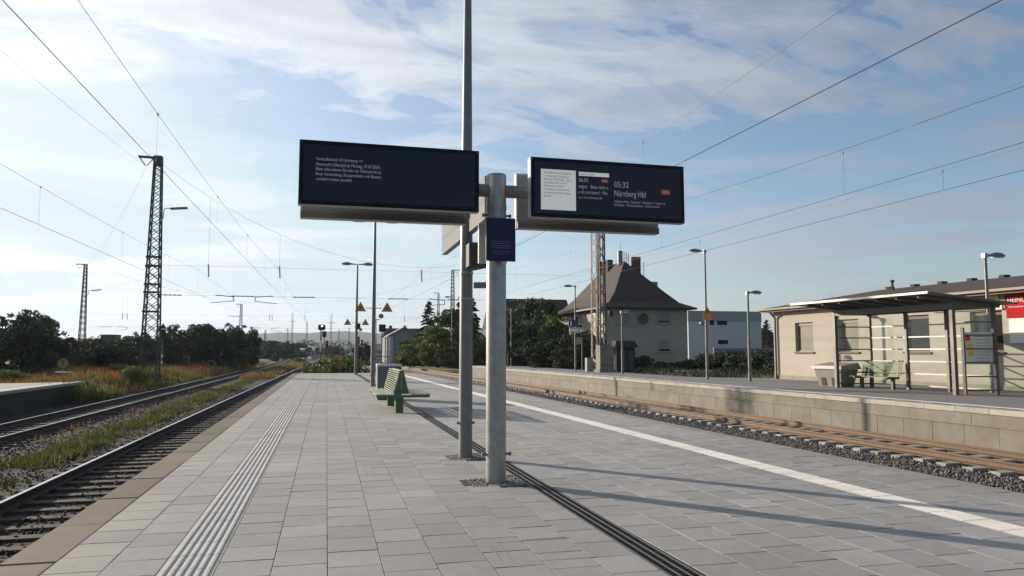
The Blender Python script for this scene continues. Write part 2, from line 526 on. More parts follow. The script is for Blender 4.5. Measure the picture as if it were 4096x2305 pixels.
material('bin_grey', (0.20, 0.19, 0.17), 0.6, noise=(4, 0.15))
material('bin_lid', (0.27, 0.255, 0.23), 0.55, noise=(4, 0.15))
material('sheet_white', (0.70, 0.71, 0.69), 0.6)
material('sheet_yellow', (0.75, 0.50, 0.03), 0.6)
material('sign_red', (0.43, 0.022, 0.028), 0.9, spec=0.1)
material('sign_lime', (0.55, 0.52, 0.06), 0.5)
material('sign_dark', (0.04, 0.042, 0.045), 0.5)
material('lit_red', (0.3, 0.01, 0.01), 0.5, emit=((1.0, 0.05, 0.05), 0.9))
material('lit_white', (0.8, 0.8, 0.8), 0.5, emit=((1, 1, 0.97), 2.2))
material('wire', (0.060, 0.058, 0.058), 0.55, metal=0.4)
material('insulator', (0.07, 0.055, 0.05), 0.4)
material('hut_dark', (0.045, 0.042, 0.038), 0.9, noise=(3, 0.4))
material('hall_wall', (0.30, 0.29, 0.27), 0.9, noise=(0.2, 0.2))
material('hall_roof', (0.22, 0.22, 0.215), 0.85)
material('hill', (0.020, 0.034, 0.030), 0.95, noise=(0.01, 0.4))
material('container_green', (0.045, 0.065, 0.045), 0.8)
M = MAT

# ================================================================== SETTING
# ------------------------------------------------------------------ ground to the horizon
g = MB().quad((-2900, -300, -1.0), (2900, -300, -1.0), (2900, 4000, -1.0), (-2900, 4000, -1.0)).build('ground', M['field'])
tag(g, kind='structure')
# verge on the left (soil under the weeds) and the station yard on the right
g = MB()
ys = list(range(-20, 221, 6))
for y0, y1 in zip(ys[:-1], ys[1:]):
    def zv(x, y):
        if y < 50 and x > -12.7: return -1.05
        return -0.94 + 0.45 * min(max((-10.9 - x) / 3.0, 0), 1) + 0.06 * math.sin(x * 0.7 + y * 0.23)
    xs = [-10.7, -12.2, -14, -18, -26, -60, -180]
    for xa, xb in zip(xs[:-1], xs[1:]):
        g.quad((xb, y0, zv(xb, y0)), (xa, y0, zv(xa, y0)), (xa, y1, zv(xa, y1)), (xb, y1, zv(xb, y1)))
tag(g.build('verge', M['soil']), kind='structure')


def xc_house(y): return 14.3 - 0.022 * y - 0.00012 * y * y
def xc_island(y): return 9.15 - 0.020 * y - 0.00008 * y * y
def xr_l1(y): return -4.85 + 0.0069 * (y - 13) + 5.6e-5 * (y - 13) ** 2
def xc_l1(y): return xr_l1(y) + 0.80
def xc_l2(y): return -9.35 + 0.004 * y - 1.2e-4 * max(0, y - 80) ** 2
def x_wall(y): return xc_house(y) + 1.95
def x_edge(y): return 7.72 - 0.021 * y
def x_drain(y): return 2.58 - 0.0075 * y
P1_TOP = 0.19
P_END = 57.2
P1_END = 74.0

g = MB()
for y0, y1 in zip(ys[:-1], ys[1:]):
    e0, e1 = x_wall(y0) + 4.2, x_wall(y1) + 4.2
    zz0 = 0.13 if y0 < 96 else 0.0
    g.quad((e0, y0, 0.13), (260, y0, 0.13), (260, y1, 0.13), (e1, y1, 0.13))
tag(g.build('yard', M['soil']), kind='structure')
# ballast beds
g = MB()
pr = [-40, -10, 0, 10, 20, 30, 40, 50, 60, 70, 80, 90, 100, 120, 140, 160, 180, 200, 230, 260]
def xl(y): return -12.5 if y <= 50 else xc_l2(y) - 2.3
for y0, y1 in zip(pr[:-1], pr[1:]):
    g.quad((xl(y0), y0, -0.905), (-2.2, y0, -0.905), (-2.2 if y1 < 60 else xc_l1(y1) + 2.5, y1, -0.905), (xl(y1), y1, -0.905))
tag(g.build('ballast_bed', M['ballast_dark']), kind='structure')
g = MB()
for y0, y1 in zip(pr[:-1], pr[1:]):
    a0 = x_edge(y0) - 0.3 if y0 < 60 else xc_island(y0) - 2.4
    a1 = x_edge(y1) - 0.3 if y1 < 60 else xc_island(y1) - 2.4
    g.quad((a0, y0, -0.835), (x_wall(y0) + 0.3, y0, -0.835), (x_wall(y1) + 0.3, y1, -0.835), (a1, y1, -0.835))
tag(g.build('ballast_bed', M['ballast']), kind='structure')

# ------------------------------------------------------------------ tracks
RAIL = [(-0.036, 0.0), (0.036, 0.0), (0.036, -0.035), (0.010, -0.05), (0.010, -0.13), (0.070, -0.15), (0.070, -0.17),
        (-0.070, -0.17), (-0.070, -0.15), (-0.010, -0.13), (-0.010, -0.05), (-0.036, -0.035)]
def track(xf, ztop, y0, y1, mats, sleeper_mat, sl_len, sl_y0, sl_y1, spacing=0.63, slz=0.0, skip_left=False):
    t = empty('railway_track', (xf(y0), y0, ztop))
    tag(t, kind='structure')
    n = int((y1 - y0) / 4)
    for s in (-0.75, 0.75):
        pts = [(xf(y) + s - xf(y0), y - y0, 0) for y in [y0 + (y1 - y0) * k / n for k in range(n + 1)]]
        MB().sweep(RAIL, pts, [1] + [0] * 11).build('rail', mats, t)
    sm = MB().bev(-sl_len / 2, sl_len / 2, -0.13, 0.13, -0.36, -0.172 + slz, 0.02).mesh('sleeper', sleeper_mat)
    y = sl_y0
    while y < sl_y1:
        a = math.atan((xf(y + 1) - xf(y - 1)) / 2)
        link('sleeper', sm, t, (xf(y) - xf(y0) + R.uniform(-.03, .03), y - y0, R.uniform(-.008, .008)), -a + R.uniform(-.01, .01))
        y += spacing
    return t
track(xc_l1, -0.70, -6, 240, [M['rail_rust'], M['rail_steel']], M['sleeper_wood'], 2.6, 2, 110)
track(xc_l2, -0.70, -6, 230, [M['rail_rust'], M['rail_steel']], M['sleeper_wood'], 2.6, 10, 110)
track(xc_island, -0.60, -6, 250, [M['rail_brown'], M['rail_brown_top']], M['sleeper_concrete'], 2.5, 0, 90)
track(xc_house, -0.60, -6, 250, [M['rail_brown'], M['rail_brown_top']], M['sleeper_concrete'], 2.5, 2, 110, slz=0.012)
track(lambda y: -21.5 + 0.03 * (y - 60), -0.42, 40, 130, [M['rail_rust'], M['rail_steel']], M['sleeper_wood'], 2.6, 41, 120)


def scatter_stones(name, regions, mat, seed):
    """regions: (count, function -> (x, y, z, size))"""
    rr = np.random.RandomState(seed)
    V, Fc, T = [], [], []
    base = np.array([(1, 0, 0), (-1, 0, 0), (0, 1, 0), (0, -1, 0), (0, 0, 1), (0, 0, -1)], float)
    tri = np.array([(0, 2, 4), (2, 1, 4), (1, 3, 4), (3, 0, 4), (2, 0, 5), (1, 2, 5), (3, 1, 5), (0, 3, 5)])
    tot = 0
    for cnt, fn in regions:
        p = fn(rr, cnt)                     # n x 4
        n = len(p)
        sc = rr.uniform(0.55, 1.25, (n, 6, 1)) * p[:, None, 3:4]
        q = base[None] * sc * rr.uniform(0.75, 1.2, (n, 1, 3))
        a = rr.uniform(0, 6.28, n); b = rr.uniform(-0.7, 0.7, n)
        ca, sa, cb_, sb = np.cos(a), np.sin(a), np.cos(b), np.sin(b)
        x = q[:, :, 0] * ca[:, None] - q[:, :, 1] * sa[:, None]
        y = q[:, :, 0] * sa[:, None] + q[:, :, 1] * ca[:, None]
        z = q[:, :, 2]
        x2 = x * cb_[:, None] + z * sb[:, None]; z2 = -x * sb[:, None] + z * cb_[:, None]
        V.append((np.stack([x2, y, z2], -1) + p[:, None, :3]).reshape(-1, 3))
        Fc.append((tri[None] + (np.arange(n) * 6)[:, None, None] + tot).reshape(-1, 3))
        T.append(np.repeat(rr.uniform(0, 1, n), 8))
        tot += n * 6
    return tri_object(name, np.concatenate(V), np.concatenate(Fc), np.concatenate(T), mat)


def tri_object(name, V, Fc, T, mat, parent=None):
    me = bpy.data.meshes.new(name)
    k = Fc.shape[1]
    me.vertices.add(len(V)); me.vertices.foreach_set('co', V.astype(np.float32).ravel())
    me.loops.add(Fc.size); me.loops.foreach_set('vertex_index', Fc.astype(np.int32).ravel())
    me.polygons.add(len(Fc)); me.polygons.foreach_set('loop_start', np.arange(0, Fc.size, k, dtype=np.int32))
    at = me.attributes.new('tone', 'FLOAT', 'FACE'); at.data.foreach_set('value', T.astype(np.float32))
    me.materials.append(mat)
    me.update(calc_edges=True)
    return link(name, me, parent)


def f_right(rr, n):
    y = 3 + 47 * rr.uniform(0, 1, n) ** 1.7
    x = rr.uniform(9.7, 15.95, n) + (-0.022 * y - 0.00012 * y * y)
    rel = np.abs(np.abs(x - (14.3 - 0.022 * y - 0.00012 * y * y)) - 0.75)
    z = -0.832 + rr.uniform(-0.01, 0.032, n)
    keep = rel > 0.10
    return np.stack([x, y, z, rr.uniform(0.018, 0.042, n)], 1)[keep]
tag(scatter_stones('ballast_stones', [(46000, f_right)], M['stone'], 3), 'grey broken ballast stones around the brown rails of the right-hand track', 'ballast', kind='stuff')
def f_left(rr, n):
    y = 4 + 50 * rr.uniform(0, 1, n) ** 1.8
    x = rr.uniform(-12.3, -3.0, n)
    z = np.full(n, -0.90) + rr.uniform(-0.01, 0.03, n)
    l1 = np.abs(x - (-4.85 + 0.0069 * (y - 13) + 5.6e-5 * (y - 13) ** 2)); l2 = np.abs(np.abs(x + 9.35 - 0.004 * y) - 0.75)
    keep = (l1 > 0.1) & (l2 > 0.1)
    return np.stack([x, y, z, rr.uniform(0.015, 0.036, n)], 1)[keep]
tag(scatter_stones('ballast_stones', [(38000, f_left)], M['stone_dark'], 4), 'dark old ballast stones between the shiny rails on the left', 'ballast', kind='stuff')

# ------------------------------------------------------------------ island platform
plat = empty('island_platform', (0, 0, 0))
tag(plat, kind='structure')
core, bedl, bedr = MB(), MB(), MB()
for y0, y1 in zip(range(-8, 58, 6), list(range(-2, 58, 6)) + [P_END]):
    y1 = min(y1, P_END)
    def slab(m, l0, r0, l1, r1, za, zb):
        m.hexa([(l0, y0, za), (r0, y0, za), (r1, y1, za), (l1, y1, za)], [(l0, y0, zb), (r0, y0, zb), (r1, y1, zb), (l1, y1, zb)])
    slab(core, -2.28, x_edge(y0) - 0.04, -2.28, x_edge(y1) - 0.04, -0.95, -0.07)
    slab(bedl, -1.975, x_drain(y0) - 0.122, -1.975, x_drain(y1) - 0.122, -0.068, -0.0045)
    slab(bedr, x_drain(y0) + 0.122, x_edge(y0) - 0.17, x_drain(y1) + 0.122, x_edge(y1) - 0.17, -0.068, -0.0045)
core.build('core', M['joint'], plat)
bedl.build('bedding', M['joint'], plat)
bedr.build('bedding', M['joint'], plat)

GAP, GAPY, CH = 0.0030, 0.0058, 0.0012
PAV_L = 0.435
HOLES = [(2.06, 9.06, 0.33, 0.30), (2.08, 11.24, 0.28, 0.26), (2.10, 35.0, 0.2, 0.2), (2.0, 51.4, 0.2, 0.2)]
def paver_geo(xa0, xb0, xa1, xb1, y0, y1, zt):
    m = MB()
    G = GAP
    Y = GAPY
    lo = [(xa0 + G, y0 + Y), (xb0 - G, y0 + Y), (xb1 - G, y1 - Y), (xa1 + G, y1 - Y)]
    c = CH
    hi = [(lo[0][0] + c, lo[0][1] + c), (lo[1][0] - c, lo[1][1] + c), (lo[2][0] - c, lo[2][1] - c), (lo[3][0] + c, lo[3][1] - c)]
    m.v = [(x, y, -0.035) for x, y in lo] + [(x, y, zt[k] - c) for k, (x, y) in enumerate(lo)] + [(x, y, zt[k]) for k, (x, y) in enumerate(hi)]
    m.f = [(0, 1, 5, 4), (1, 2, 6, 5), (2, 3, 7, 6), (3, 0, 4, 7), (4, 5, 9, 8), (5, 6, 10, 9), (6, 7, 11, 10), (7, 4, 8, 11), (8, 9, 10, 11)]
    m.m = [0] * 9
    return m
def const(x): return lambda y: x
cols = []            # (left(y), right(y), offset)
for k in range(2):
    cols.append((const(-1.965 + 0.4025 * k), const(-1.5625 + 0.4025 * k), [0.0, 0.23][k]))
nl = 0
x = -0.76
while x < 2.2:
    r_ = (lambda X: (lambda y: min(X, x_drain(y) - 0.125)))(x + 0.40)
    l_ = (lambda X: (lambda y: min(X, x_drain(y) - 0.125)))(x)
    cols.append((l_, r_, [0.02, 0.24, 0.11, 0.33][nl % 4]))
    x += 0.40; nl += 1
TW = 0.36
def tile_l(y): return x_edge(y) - 1.73       # white strip left side
k = 0
while k < 10:
    rr_ = (lambda K: (lambda y: tile_l(y) - 0.40 * K))(k)
    ll_ = (lambda K: (lambda y: max(tile_l(y) - 0.40 * (K + 1), x_drain(y) + 0.125)))(k)
    cols.append((ll_, rr_, [0.05, 0.27, 0.16, 0.37][k % 4]))
    k += 1
for k in range(3):
    cols.append(((lambda K: (lambda y: tile_l(y) + TW + 0.40 * K))(k), (lambda K: (lambda y: tile_l(y) + TW + 0.40 * (K + 1)))(k), [0.12, 0.34, 0.0][k]))

all_p = []
for (lf, rf, off) in cols:
    y = -3.0 + off
    while y < P_END - 0.05:
        y1 = min(y + PAV_L, P_END)
        a0, b0, a1, b1 = lf(y), rf(y), lf(y1), rf(y1)
        if b0 - a0 > 0.06 and b1 - a1 > 0.06:
            cx_, cy_ = (a0 + b0) / 2, (y + y1) / 2
            if not any(abs(cx_ - h[0]) < h[2] * 0.72 and abs(cy_ - h[1]) < h[3] * 0.95 for h in HOLES):
                all_p.append((a0, b0, a1, b1, y, y1))
        y = y1
def in_view(px_, py_, pz_=0.0):
    d = Vector((px_, py_, pz_ - CAM_H)); zc = d.dot(_fw)
    if zc < 0.5: return None
    u = CX + F_PX * d.dot(_rt) / zc; v = CY - F_PX * d.dot(_up) / zc
    return (u, v, zc)
def score(p):
    q = in_view((p[0] + p[1]) / 2, (p[4] + p[5]) / 2)
    if q is None or not (-60 < q[0] < 4156 and q[1] < 2380): return 0
    return (p[1] - p[0]) * CAM_H / q[2] ** 3
order = sorted(range(len(all_p)), key=lambda i: -score(all_p[i]))
near = set(order[:298])
rest, tones = MB(), []
for i, p in enumerate(all_p):
    zt = [R.gauss(0, 0.0011) for _ in range(4)]
    gmt = paver_geo(*p, zt)
    tn = min(max(R.gauss(0.5, 0.22), 0), 1)
    if i in near:
        gmt.build('paver', M['paver'], plat, tone=tn)
    else:
        o = len(rest.v)
        rest.v += gmt.v
        rest.f += [tuple(q + o for q in f) for f in gmt.f]; rest.m += gmt.m; tones += [tn] * 9
ro = rest.build('paver_field', M['paver'], plat, tone=tones)
ro['kind'] = 'stuff'

# ribbed tactile tiles
def ribbed(width, length, ribs, name, mat, rise=0.006):
    m = MB()
    m.box(-width / 2 + 0.004, width / 2 - 0.004, 0.004, length - 0.004, -0.035, -0.001)
    pitch = (width - 0.03) / ribs
    for k in range(ribs):
        x0 = -width / 2 + 0.015 + pitch * (k + 0.18); x1 = x0 + pitch * 0.64
        e = 0.009
        m.hexa([(x0, 0.006, -0.001), (x1, 0.006, -0.001), (x1, length - 0.006, -0.001), (x0, length - 0.006, -0.001)],
               [(x0 + e, 0.006, rise), (x1 - e, 0.006, rise), (x1 - e, length - 0.006, rise), (x0 + e, length - 0.006, rise)])
    return m.mesh(name, mat)
tl = ribbed(0.40, 0.40, 6, 'tactile_tile', M['tactile_grey'], 0.0075)
y = -2.0
while y < P_END - 0.4:
    link('tactile_tile', tl, plat, (-0.96, y, R.uniform(-.001, .001)))
    y += 0.40
tr_ = ribbed(0.355, 0.40, 9, 'guide_tile', M['tactile_white'], 0.005)
y = 1.5
while y < P_END - 0.4:
    link('guide_tile', tr_, plat, (tile_l(y) + 0.18, y, R.uniform(-.001, .001)), math.atan(0.021))
    y += 0.402

# kerb slabs on the left, weathered, uneven
y = -2.6
while y < P_END:
    ln = 1.30
    y1 = min(y + ln, P_END)
    m = MB().bev(-0.215, 0.19, 0.005, y1 - y - 0.005, -0.20, 0.0, 0.012).mesh('kerb_slab', M['kerb'])
    link('kerb_slab', m, plat, (-2.165 + R.uniform(-.006, .006), y, -0.006 + R.uniform(-.006, .004)))
    y = y1
m = MB().bev(-0.045, 0.045, 0.003, 0.997, -0.12, 0.0, 0.006).mesh('edge_slab', M['edge_slab'])
y = -2.0
em = MB().bev(-0.155, 0.155, 0.004, 0.996, -0.22, 0.0, 0.006).mesh('edge_slab', M['edge_slab'])
while y < P_END - 0.9:
    link('edge_slab', em, plat, (x_edge(y) - 0.01, y, -0.004 + R.uniform(-.002, .002)), math.atan(0.021))
    y += 1.0
# supporting wall under the left kerb
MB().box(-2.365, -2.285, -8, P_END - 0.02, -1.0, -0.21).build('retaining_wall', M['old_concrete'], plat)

# drain channel with slotted gratings
gm = MB()
gm.box(-0.115, 0.115, 0.003, 0.997, -0.06, -0.016)
for xx in (-0.108, -0.037, 0.037, 0.108):
    gm.box(xx - 0.006, xx + 0.006, 0.003, 0.997, -0.02, 0.001, 1)
for q in range(28):
    yy = 0.015 + q * 0.035
    gm.box(-0.102, 0.102, yy, yy + 0.010, -0.02, -0.003)
gme = gm.mesh('drain_grating', [M['drain'], M['drain_bar']])
y = -1.0
while y < 50:
    link('drain_grating', gme, plat, (x_drain(y + .5), y, 0), math.atan(0.0075))
    y += 1.0
# gravel collars where the poles stand
for (hx, hy, hw, hl) in HOLES[:2]:
    cm = MB()
    nx = 12
    for i in range(nx):
        for j in range(nx):
            x0 = hx - hw + 2 * hw * i / nx; x1 = hx - hw + 2 * hw * (i + 1) / nx
            y0 = hy - hl + 2 * hl * j / nx; y1 = hy - hl + 2 * hl * (j + 1) / nx
            cm.quad((x0, y0, -0.004), (x1, y0, -0.004), (x1, y1, -0.004), (x0, y1, -0.004))
    cm.build('gravel_collar', M['gravel_collar'], plat)
    def f_gr(rr, n):
        q = rr.uniform(-1, 1, (n, 2))
        k = np.hypot(q[:, 0] * hw, q[:, 1] * hl)
        p = np.stack([hx + q[:, 0] * hw * 1.02, hy + q[:, 1] * hl * 1.02, np.full(n, 0.002), rr.uniform(0.007, 0.017, n)], 1)
        return p[k > 0.10]
    gs = scatter_stones('gravel', [(420, f_gr)], M['stone_light'], int(hy))
    gs.parent = plat
    gs['kind'] = 'stuff'
# two flush service covers in the paving, thin steel frames
for (cx0, cy0, wd, ln) in ((0.62, 9.95, 0.62, 0.62), (1.42, 5.60, 0.66, 0.62)):
    fm = MB()
    for (x0, x1, y0, y1) in ((0, wd, 0, .008), (0, wd, ln - .008, ln), (0, .008, .009, ln - .009), (wd - .008, wd, .009, ln - .009)):
        fm.box(cx0 + x0, cx0 + x1, cy0 + y0, cy0 + y1, -0.01, 0.0012)
    fm.box(cx0 - .09, cx0 - .07, cy0 + .02, cy0 + ln - .1, -0.01, 0.0012)
    fm.build('cover_frame', M['edge_slab'], plat)

# ------------------------------------------------------------------ house platform (platform 1)
hp = empty('house_platform', (0, 0, 0))
tag(hp, kind='structure')
pts = [(-6 + 4 * k) for k in range(21)]
pts = [p for p in pts if p < P1_END] + [P1_END]
b = MB()
for y0, y1 in zip(pts[:-1], pts[1:]):
    a0, a1 = x_wall(y0) + 0.30, x_wall(y1) + 0.30
    c0, c1 = x_wall(y0) + 9.5 if y0 < 36 else x_wall(y0) + 4.4, x_wall(y1) + 9.5 if y1 < 36 else x_wall(y1) + 4.4
    b.hexa([(a0, y0, -1), (c0, y0, -1), (c1, y1, -1), (a1, y1, -1)], [(a0, y0, P1_TOP - .003), (c0, y0, P1_TOP - .003), (c1, y1, P1_TOP - .003), (a1, y1, P1_TOP - .003)])
b.build('deck', M['deck'], hp)
# three courses: cap slabs, tall blocks, base blocks with half-bond
for (nm, z0, z1, xo, ln, mt, st) in (('cap_slab', 0.06, P1_TOP, -0.035, 1.0, M['cap_concrete'], -6.0),
                                     ('wall_block', -0.26, 0.052, 0.0, 1.0, M['concrete'], -6.45),
                                     ('wall_block', -0.86, -0.268, 0.012, 1.0, M['concrete'], -6.2)):
    y = st
    long_ = 2.0 if (nm == 'wall_block' and z1 > 0) else 1.0
    wd = 0.62 if nm == 'cap_slab' else 0.36
    bm = MB().bev(0, wd, 0.006, long_ - 0.006, z0 - z1, 0, 0.01).mesh(nm, mt)
    while y < P1_END - long_ + 0.2:
        a = math.atan((x_wall(y + long_) - x_wall(y)) / long_)
        link(nm, bm, hp, (x_wall(y) + xo + R.uniform(-.003, .003), y, z1 + R.uniform(-.002, .002)), -a)
        y += long_
# dark dashes laid along the cap slabs, white stripe behind them
dm = MB().box(-0.06, 0.06, 0.0, 0.55, 0, 0.004).mesh('dark_dash', M['asphalt'])
wm = MB().box(-0.11, 0.11, 0.0, 0.99, 0, 0.004).mesh('guide_stripe', M['white_paint'])
y = -5.5
while y < P1_END - 1:
    a = math.atan((x_wall(y + 1) - x_wall(y)))
    link('dark_dash', dm, hp, (x_wall(y) + 0.30, y, P1_TOP + .003), -a)
    link('guide_stripe', wm, hp, (x_wall(y) + 0.72, y, P1_TOP + .001), -a)
    y += 1.0

# ------------------------------------------------------------------ old platform on the far left
op = empty('old_platform', (0, 0, 0))
tag(op, kind='structure')
m = MB()
X0, X1 = -12.45, -17.5
m.hexa([(X1, -5, -1), (X0, -5, -1), (X0, 44, -1), (X1, 42, -1)], [(X1, -5, 0.0), (X0, -5, 0.0), (X0, 44, 0.0), (X1, 42, 0.0)])
m.build('retaining_wall', M['old_concrete'], op)
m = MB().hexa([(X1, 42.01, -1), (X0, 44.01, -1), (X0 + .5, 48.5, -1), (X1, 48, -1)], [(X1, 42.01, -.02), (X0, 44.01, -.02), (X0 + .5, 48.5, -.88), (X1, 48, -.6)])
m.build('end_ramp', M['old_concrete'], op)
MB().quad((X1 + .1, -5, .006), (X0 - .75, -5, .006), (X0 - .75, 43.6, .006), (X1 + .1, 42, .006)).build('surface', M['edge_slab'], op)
y = 10.0
sm = MB().bev(-0.36, 0.04, 0.004, 0.996, -0.10, 0.03, 0.01).mesh('edge_slab', M['cap_concrete'])
while y < 43.5:
    link('edge_slab', sm, op, (X0, y, 0)); y += 1.0
sm = MB().box(-0.70, -0.40, 0.004, 0.996, -0.05, 0.012).mesh('white_stripe', M['white_paint'])
y = 10.0
while y < 43:
    link('white_stripe', sm, op, (X0, y, 0)); y += 1.0

# ------------------------------------------------------------------ hills on the horizon
def hills(name, y0, prof, mat, depth):
    m = MB()
    pts_ = prof
    for (xa, za), (xb, zb) in zip(pts_[:-1], pts_[1:]):
        m.quad((xa, y0, -1.5), (xb, y0, -1.5), (xb, y0 + depth * .5, zb), (xa, y0 + depth * .5, za))
        m.quad((xa, y0 + depth * .5, za), (xb, y0 + depth * .5, zb), (xb, y0 + depth, -1.5), (xa, y0 + depth, -1.5))
    return tag(m.build(name, mat, smooth=True), kind='structure')
prof = []
xx = -2600
while xx <= 2600:
    h = 62 + 16 * math.sin(xx * 0.0021 + 1.0) + 8 * math.sin(xx * 0.0063 + 2) + 3 * math.sin(xx * 0.021) + R.uniform(-1.2, 1.2)
    h += 34 * math.exp(-((xx - 560) / 260.0) ** 2)
    prof.append((xx, h)); xx += 20
hills('hills', 2700, prof, M['hill'], 900)
# ================================================================== THINGS ON THE ISLAND PLATFORM
# ------------------------------------------------------------------ display pole
PX_, PY_ = 2.06, 9.06
t = tag(empty('display_pole', (PX_, PY_, 0)), 'thick galvanised steel pole with cross arm carrying the departure displays', 'pole')
MB().tube((0, 0, -0.3), (0, 0, 3.83), 0.125, n=40).build('pole', M['galv'], t, True)
MB().tube((0, 0, 3.832), (0, 0, 3.85), 0.128, 0.118, n=40).build('cap', M['galv'], t, True)
MB().tube((0, 0, 3.40), (0, 0, 3.44), 0.131, n=40).build('collar', M['galv'], t, True)
for s in (-1, 1):
    MB().tube((s * 0.10, 0, 3.64), (s * 2.2, 0, 3.64), 0.082, n=20).build('cross_arm', M['galv_dark'], t, True)
    for zb, nm in ((0.34, 'bolt'), (3.32, 'bolt')):
        MB().tube((s * 0.12, -0.02, zb), (s * 0.165, -0.02, zb), 0.016, n=6).tube((s * 0.165, -0.02, zb), (s * 0.185, -0.02, zb), 0.026, n=6).build(nm, M['galv_dark'], t)

def display(name, x0, x1, z0, z1, yf, facing, label, group):
    """facing -1: toward the camera (-y); +1: away"""
    t = tag(empty(name, ((x0 + x1) / 2, yf, z0)), label, 'display', group)
    w_, h_ = x1 - x0, z1 - z0
    s = facing
    a, b_ = (0.0, 0.13) if s < 0 else (-0.13, 0.0)
    def bx(m, X0, X1, Y0, Y1, Z0, Z1, c=0.012):
        i0 = len(m.v)
        m.bev(X0, X1, Z0, Z1, Y0, Y1, c)
        for q in range(i0, len(m.v)):
            x, y, z = m.v[q]
            m.v[q] = (x, z, y)
        return m
    MB().box(-w_ / 2, w_ / 2, a + (0.012 if s < 0 else 0), b_ - (0 if s < 0 else 0.012), 0, h_).build('housing', M['housing_light'], t)
    yy = -0.001 if s < 0 else 0.001
    m = MB()
    if s < 0: m.box(-w_ / 2 + .006, w_ / 2, -0.001, 0.011, 0.0, h_)
    else: m.box(-w_ / 2, w_ / 2, -0.011, 0.001, 0.0, h_)
    m.build('bezel', M['screen_frame'], t)
    if s < 0:
        for sx in (-1, 1):
            for zq in (.025, h_ - .025):
                MB().tube((sx * (w_ / 2 - .025), -.004, zq), (sx * (w_ / 2 - .025), -.001, zq), .007, n=8).build('screw', M['galv_dark'], t)
        MB().box(-w_ / 2 - .003, w_ / 2 + .003, .066, .072, -.003, h_ + .003).build('casing_seam', M['galv_dark'], t)
    # hinge brackets to the cross arm and a vented rear cover
    for q in (-0.32, 0.32):
        if s < 0: MB().box(w_ * q - .04, w_ * q + .04, 0.131, 0.34, h_ * .42, h_ * .58).build('bracket', M['galv_dark'], t)
        else: MB().box(w_ * q - .04, w_ * q + .04, -0.34, -0.131, h_ * .42, h_ * .58).build('bracket', M['galv_dark'], t)
    if s > 0:
        MB().bev(-w_ / 2 + .03, w_ / 2 - .03, -0.150, -0.131, .10, h_ - .03, .006).build('rear_cover', M['housing'], t)
        MB().box(-w_ / 2 + .01, w_ / 2 - .01, -0.175, -0.131, .0, .075).build('lower_rail', M['shelter_steel'], t)
    return t, w_, h_

dl, wl, hl = display('departure_display', -0.35, 1.75, 3.28, 4.03, 8.65, -1, 'dark departure display left of the pole, five lines of small grey text', 'displays on the pole')
MB().box(-wl / 2 + .05, wl / 2 - .05, -0.0035, -0.0015, .05, hl - .05).build('screen', M['screen'], dl)
LX = -wl / 2
for s_, zc_, wd in (('Vorlaufbetrieb S3 Nürnberg <>', .216, .523), ('Neumarkt (Oberpf) ab Montag, 27.07.2026 -', .277, .745), ('Bitte informieren Sie sich vor Fahrtantritt zu', .334, .737),
                    ('Ihrer Verbindung. Ersatzverkehr mit Bussen', .392, .737), ('verkehrt weiter parallel.', .449, .408)):
    lettering(s_, M['screen_text'], dl, (LX + .19, -0.005, hl - zc_ - .017), (1, 0, 0), wd, .036)

dr, wr, hr = display('departure_display', 2.40, 4.47, 3.255, 4.005, 8.65, -1, 'departure display right of the pole, white notice beside times 06:05 and 05:32', 'displays on the pole')
MB().box(-wr / 2 + .05, wr / 2 - .05, -0.0035, -0.0015, .05, hr - .05).build('screen', M['screen'], dr)
LX = -wr / 2
MB().box(LX + .13, LX + .585, -.0055, -.0040, hr - .655, hr - .145).build('notice_panel', M['screen_panel'], dr)
MB().box(LX + .625, LX + 1.03, -.0055, -.0040, hr - .205, hr - .155).build('heading_bar', M['screen_panel'], dr)
lettering('S3 nach / to Altdorf', M['panel_text'], dr, (LX + .635, -.0065, hr - .193), (1, 0, 0), .20, .024)
for k, (s_, wd) in enumerate((('Vorlaufbetrieb S3 Nürnberg', .355), ('<> Neumarkt (Oberpf) ab', .32), ('Montag, 27.07.2026 - Bitte', .36), ('informieren Sie sich vor', .30),
                              ('Fahrtantritt zu Ihrer', .255), ('Verbindung. Ersatzverkehr', .34), ('mit Bussen verkehrt weiter', .345), ('parallel.', .10))):
    lettering(s_, M['panel_text'], dr, (LX + .17, -.0070, hr - .20 - k * .042), (1, 0, 0), wd, .026)
ST = M['screen_text']
for s_, x_, zc_, wd, cap, sh in (('06:05', .625, .272, .125, .050, 0), ('teigen · Bitte nicht e', .62, .350, .395, .046, 0), ('e do not board · Plea', .62, .420, .385, .042, .25),
                                 ('von / from Nürnberg Hbf', .62, .482, .315, .028, 0), ('05:32', 1.10, .315, .195, .074, 0), ('Nürnberg Hbf', 1.10, .430, .435, .078, 0),
                                 ('Postbauer-Heng · Burgthann · Ochenbruck · Feucht · N', 1.095, .510, .70, .030, 0), ('Fischbach · Frankenstadion · N-Dürrenhof', 1.095, .556, .62, .030, 0)):
    lettering(s_, ST, dr, (LX + x_, -.0050, hr - zc_ - .01), (1, 0, 0), wd, cap, sh)
for x_, zc_, ww, hh in ((.925, .255, .09, .045), (1.745, .355, .125, .062)):
    MB().box(LX + x_, LX + x_ + ww, -.0055, -.0040, hr - zc_ - hh / 2, hr - zc_ + hh / 2).build('line_badge', M['screen_badge'], dr)
    lettering('S3', ST, dr, (LX + x_ + ww * .28, -.0068, hr - zc_ - hh * .28), (1, 0, 0), ww * .44, hh * .56)
display('departure_display', -0.35, 1.73, 3.25, 3.98, 9.50, 1, 'grey back of the rear display, hanging behind the left screen', 'rear displays on the pole')
display('departure_display', 2.40, 4.44, 3.225, 3.965, 9.50, 1, 'grey back of the rear display, hanging behind the right screen', 'rear displays on the pole')

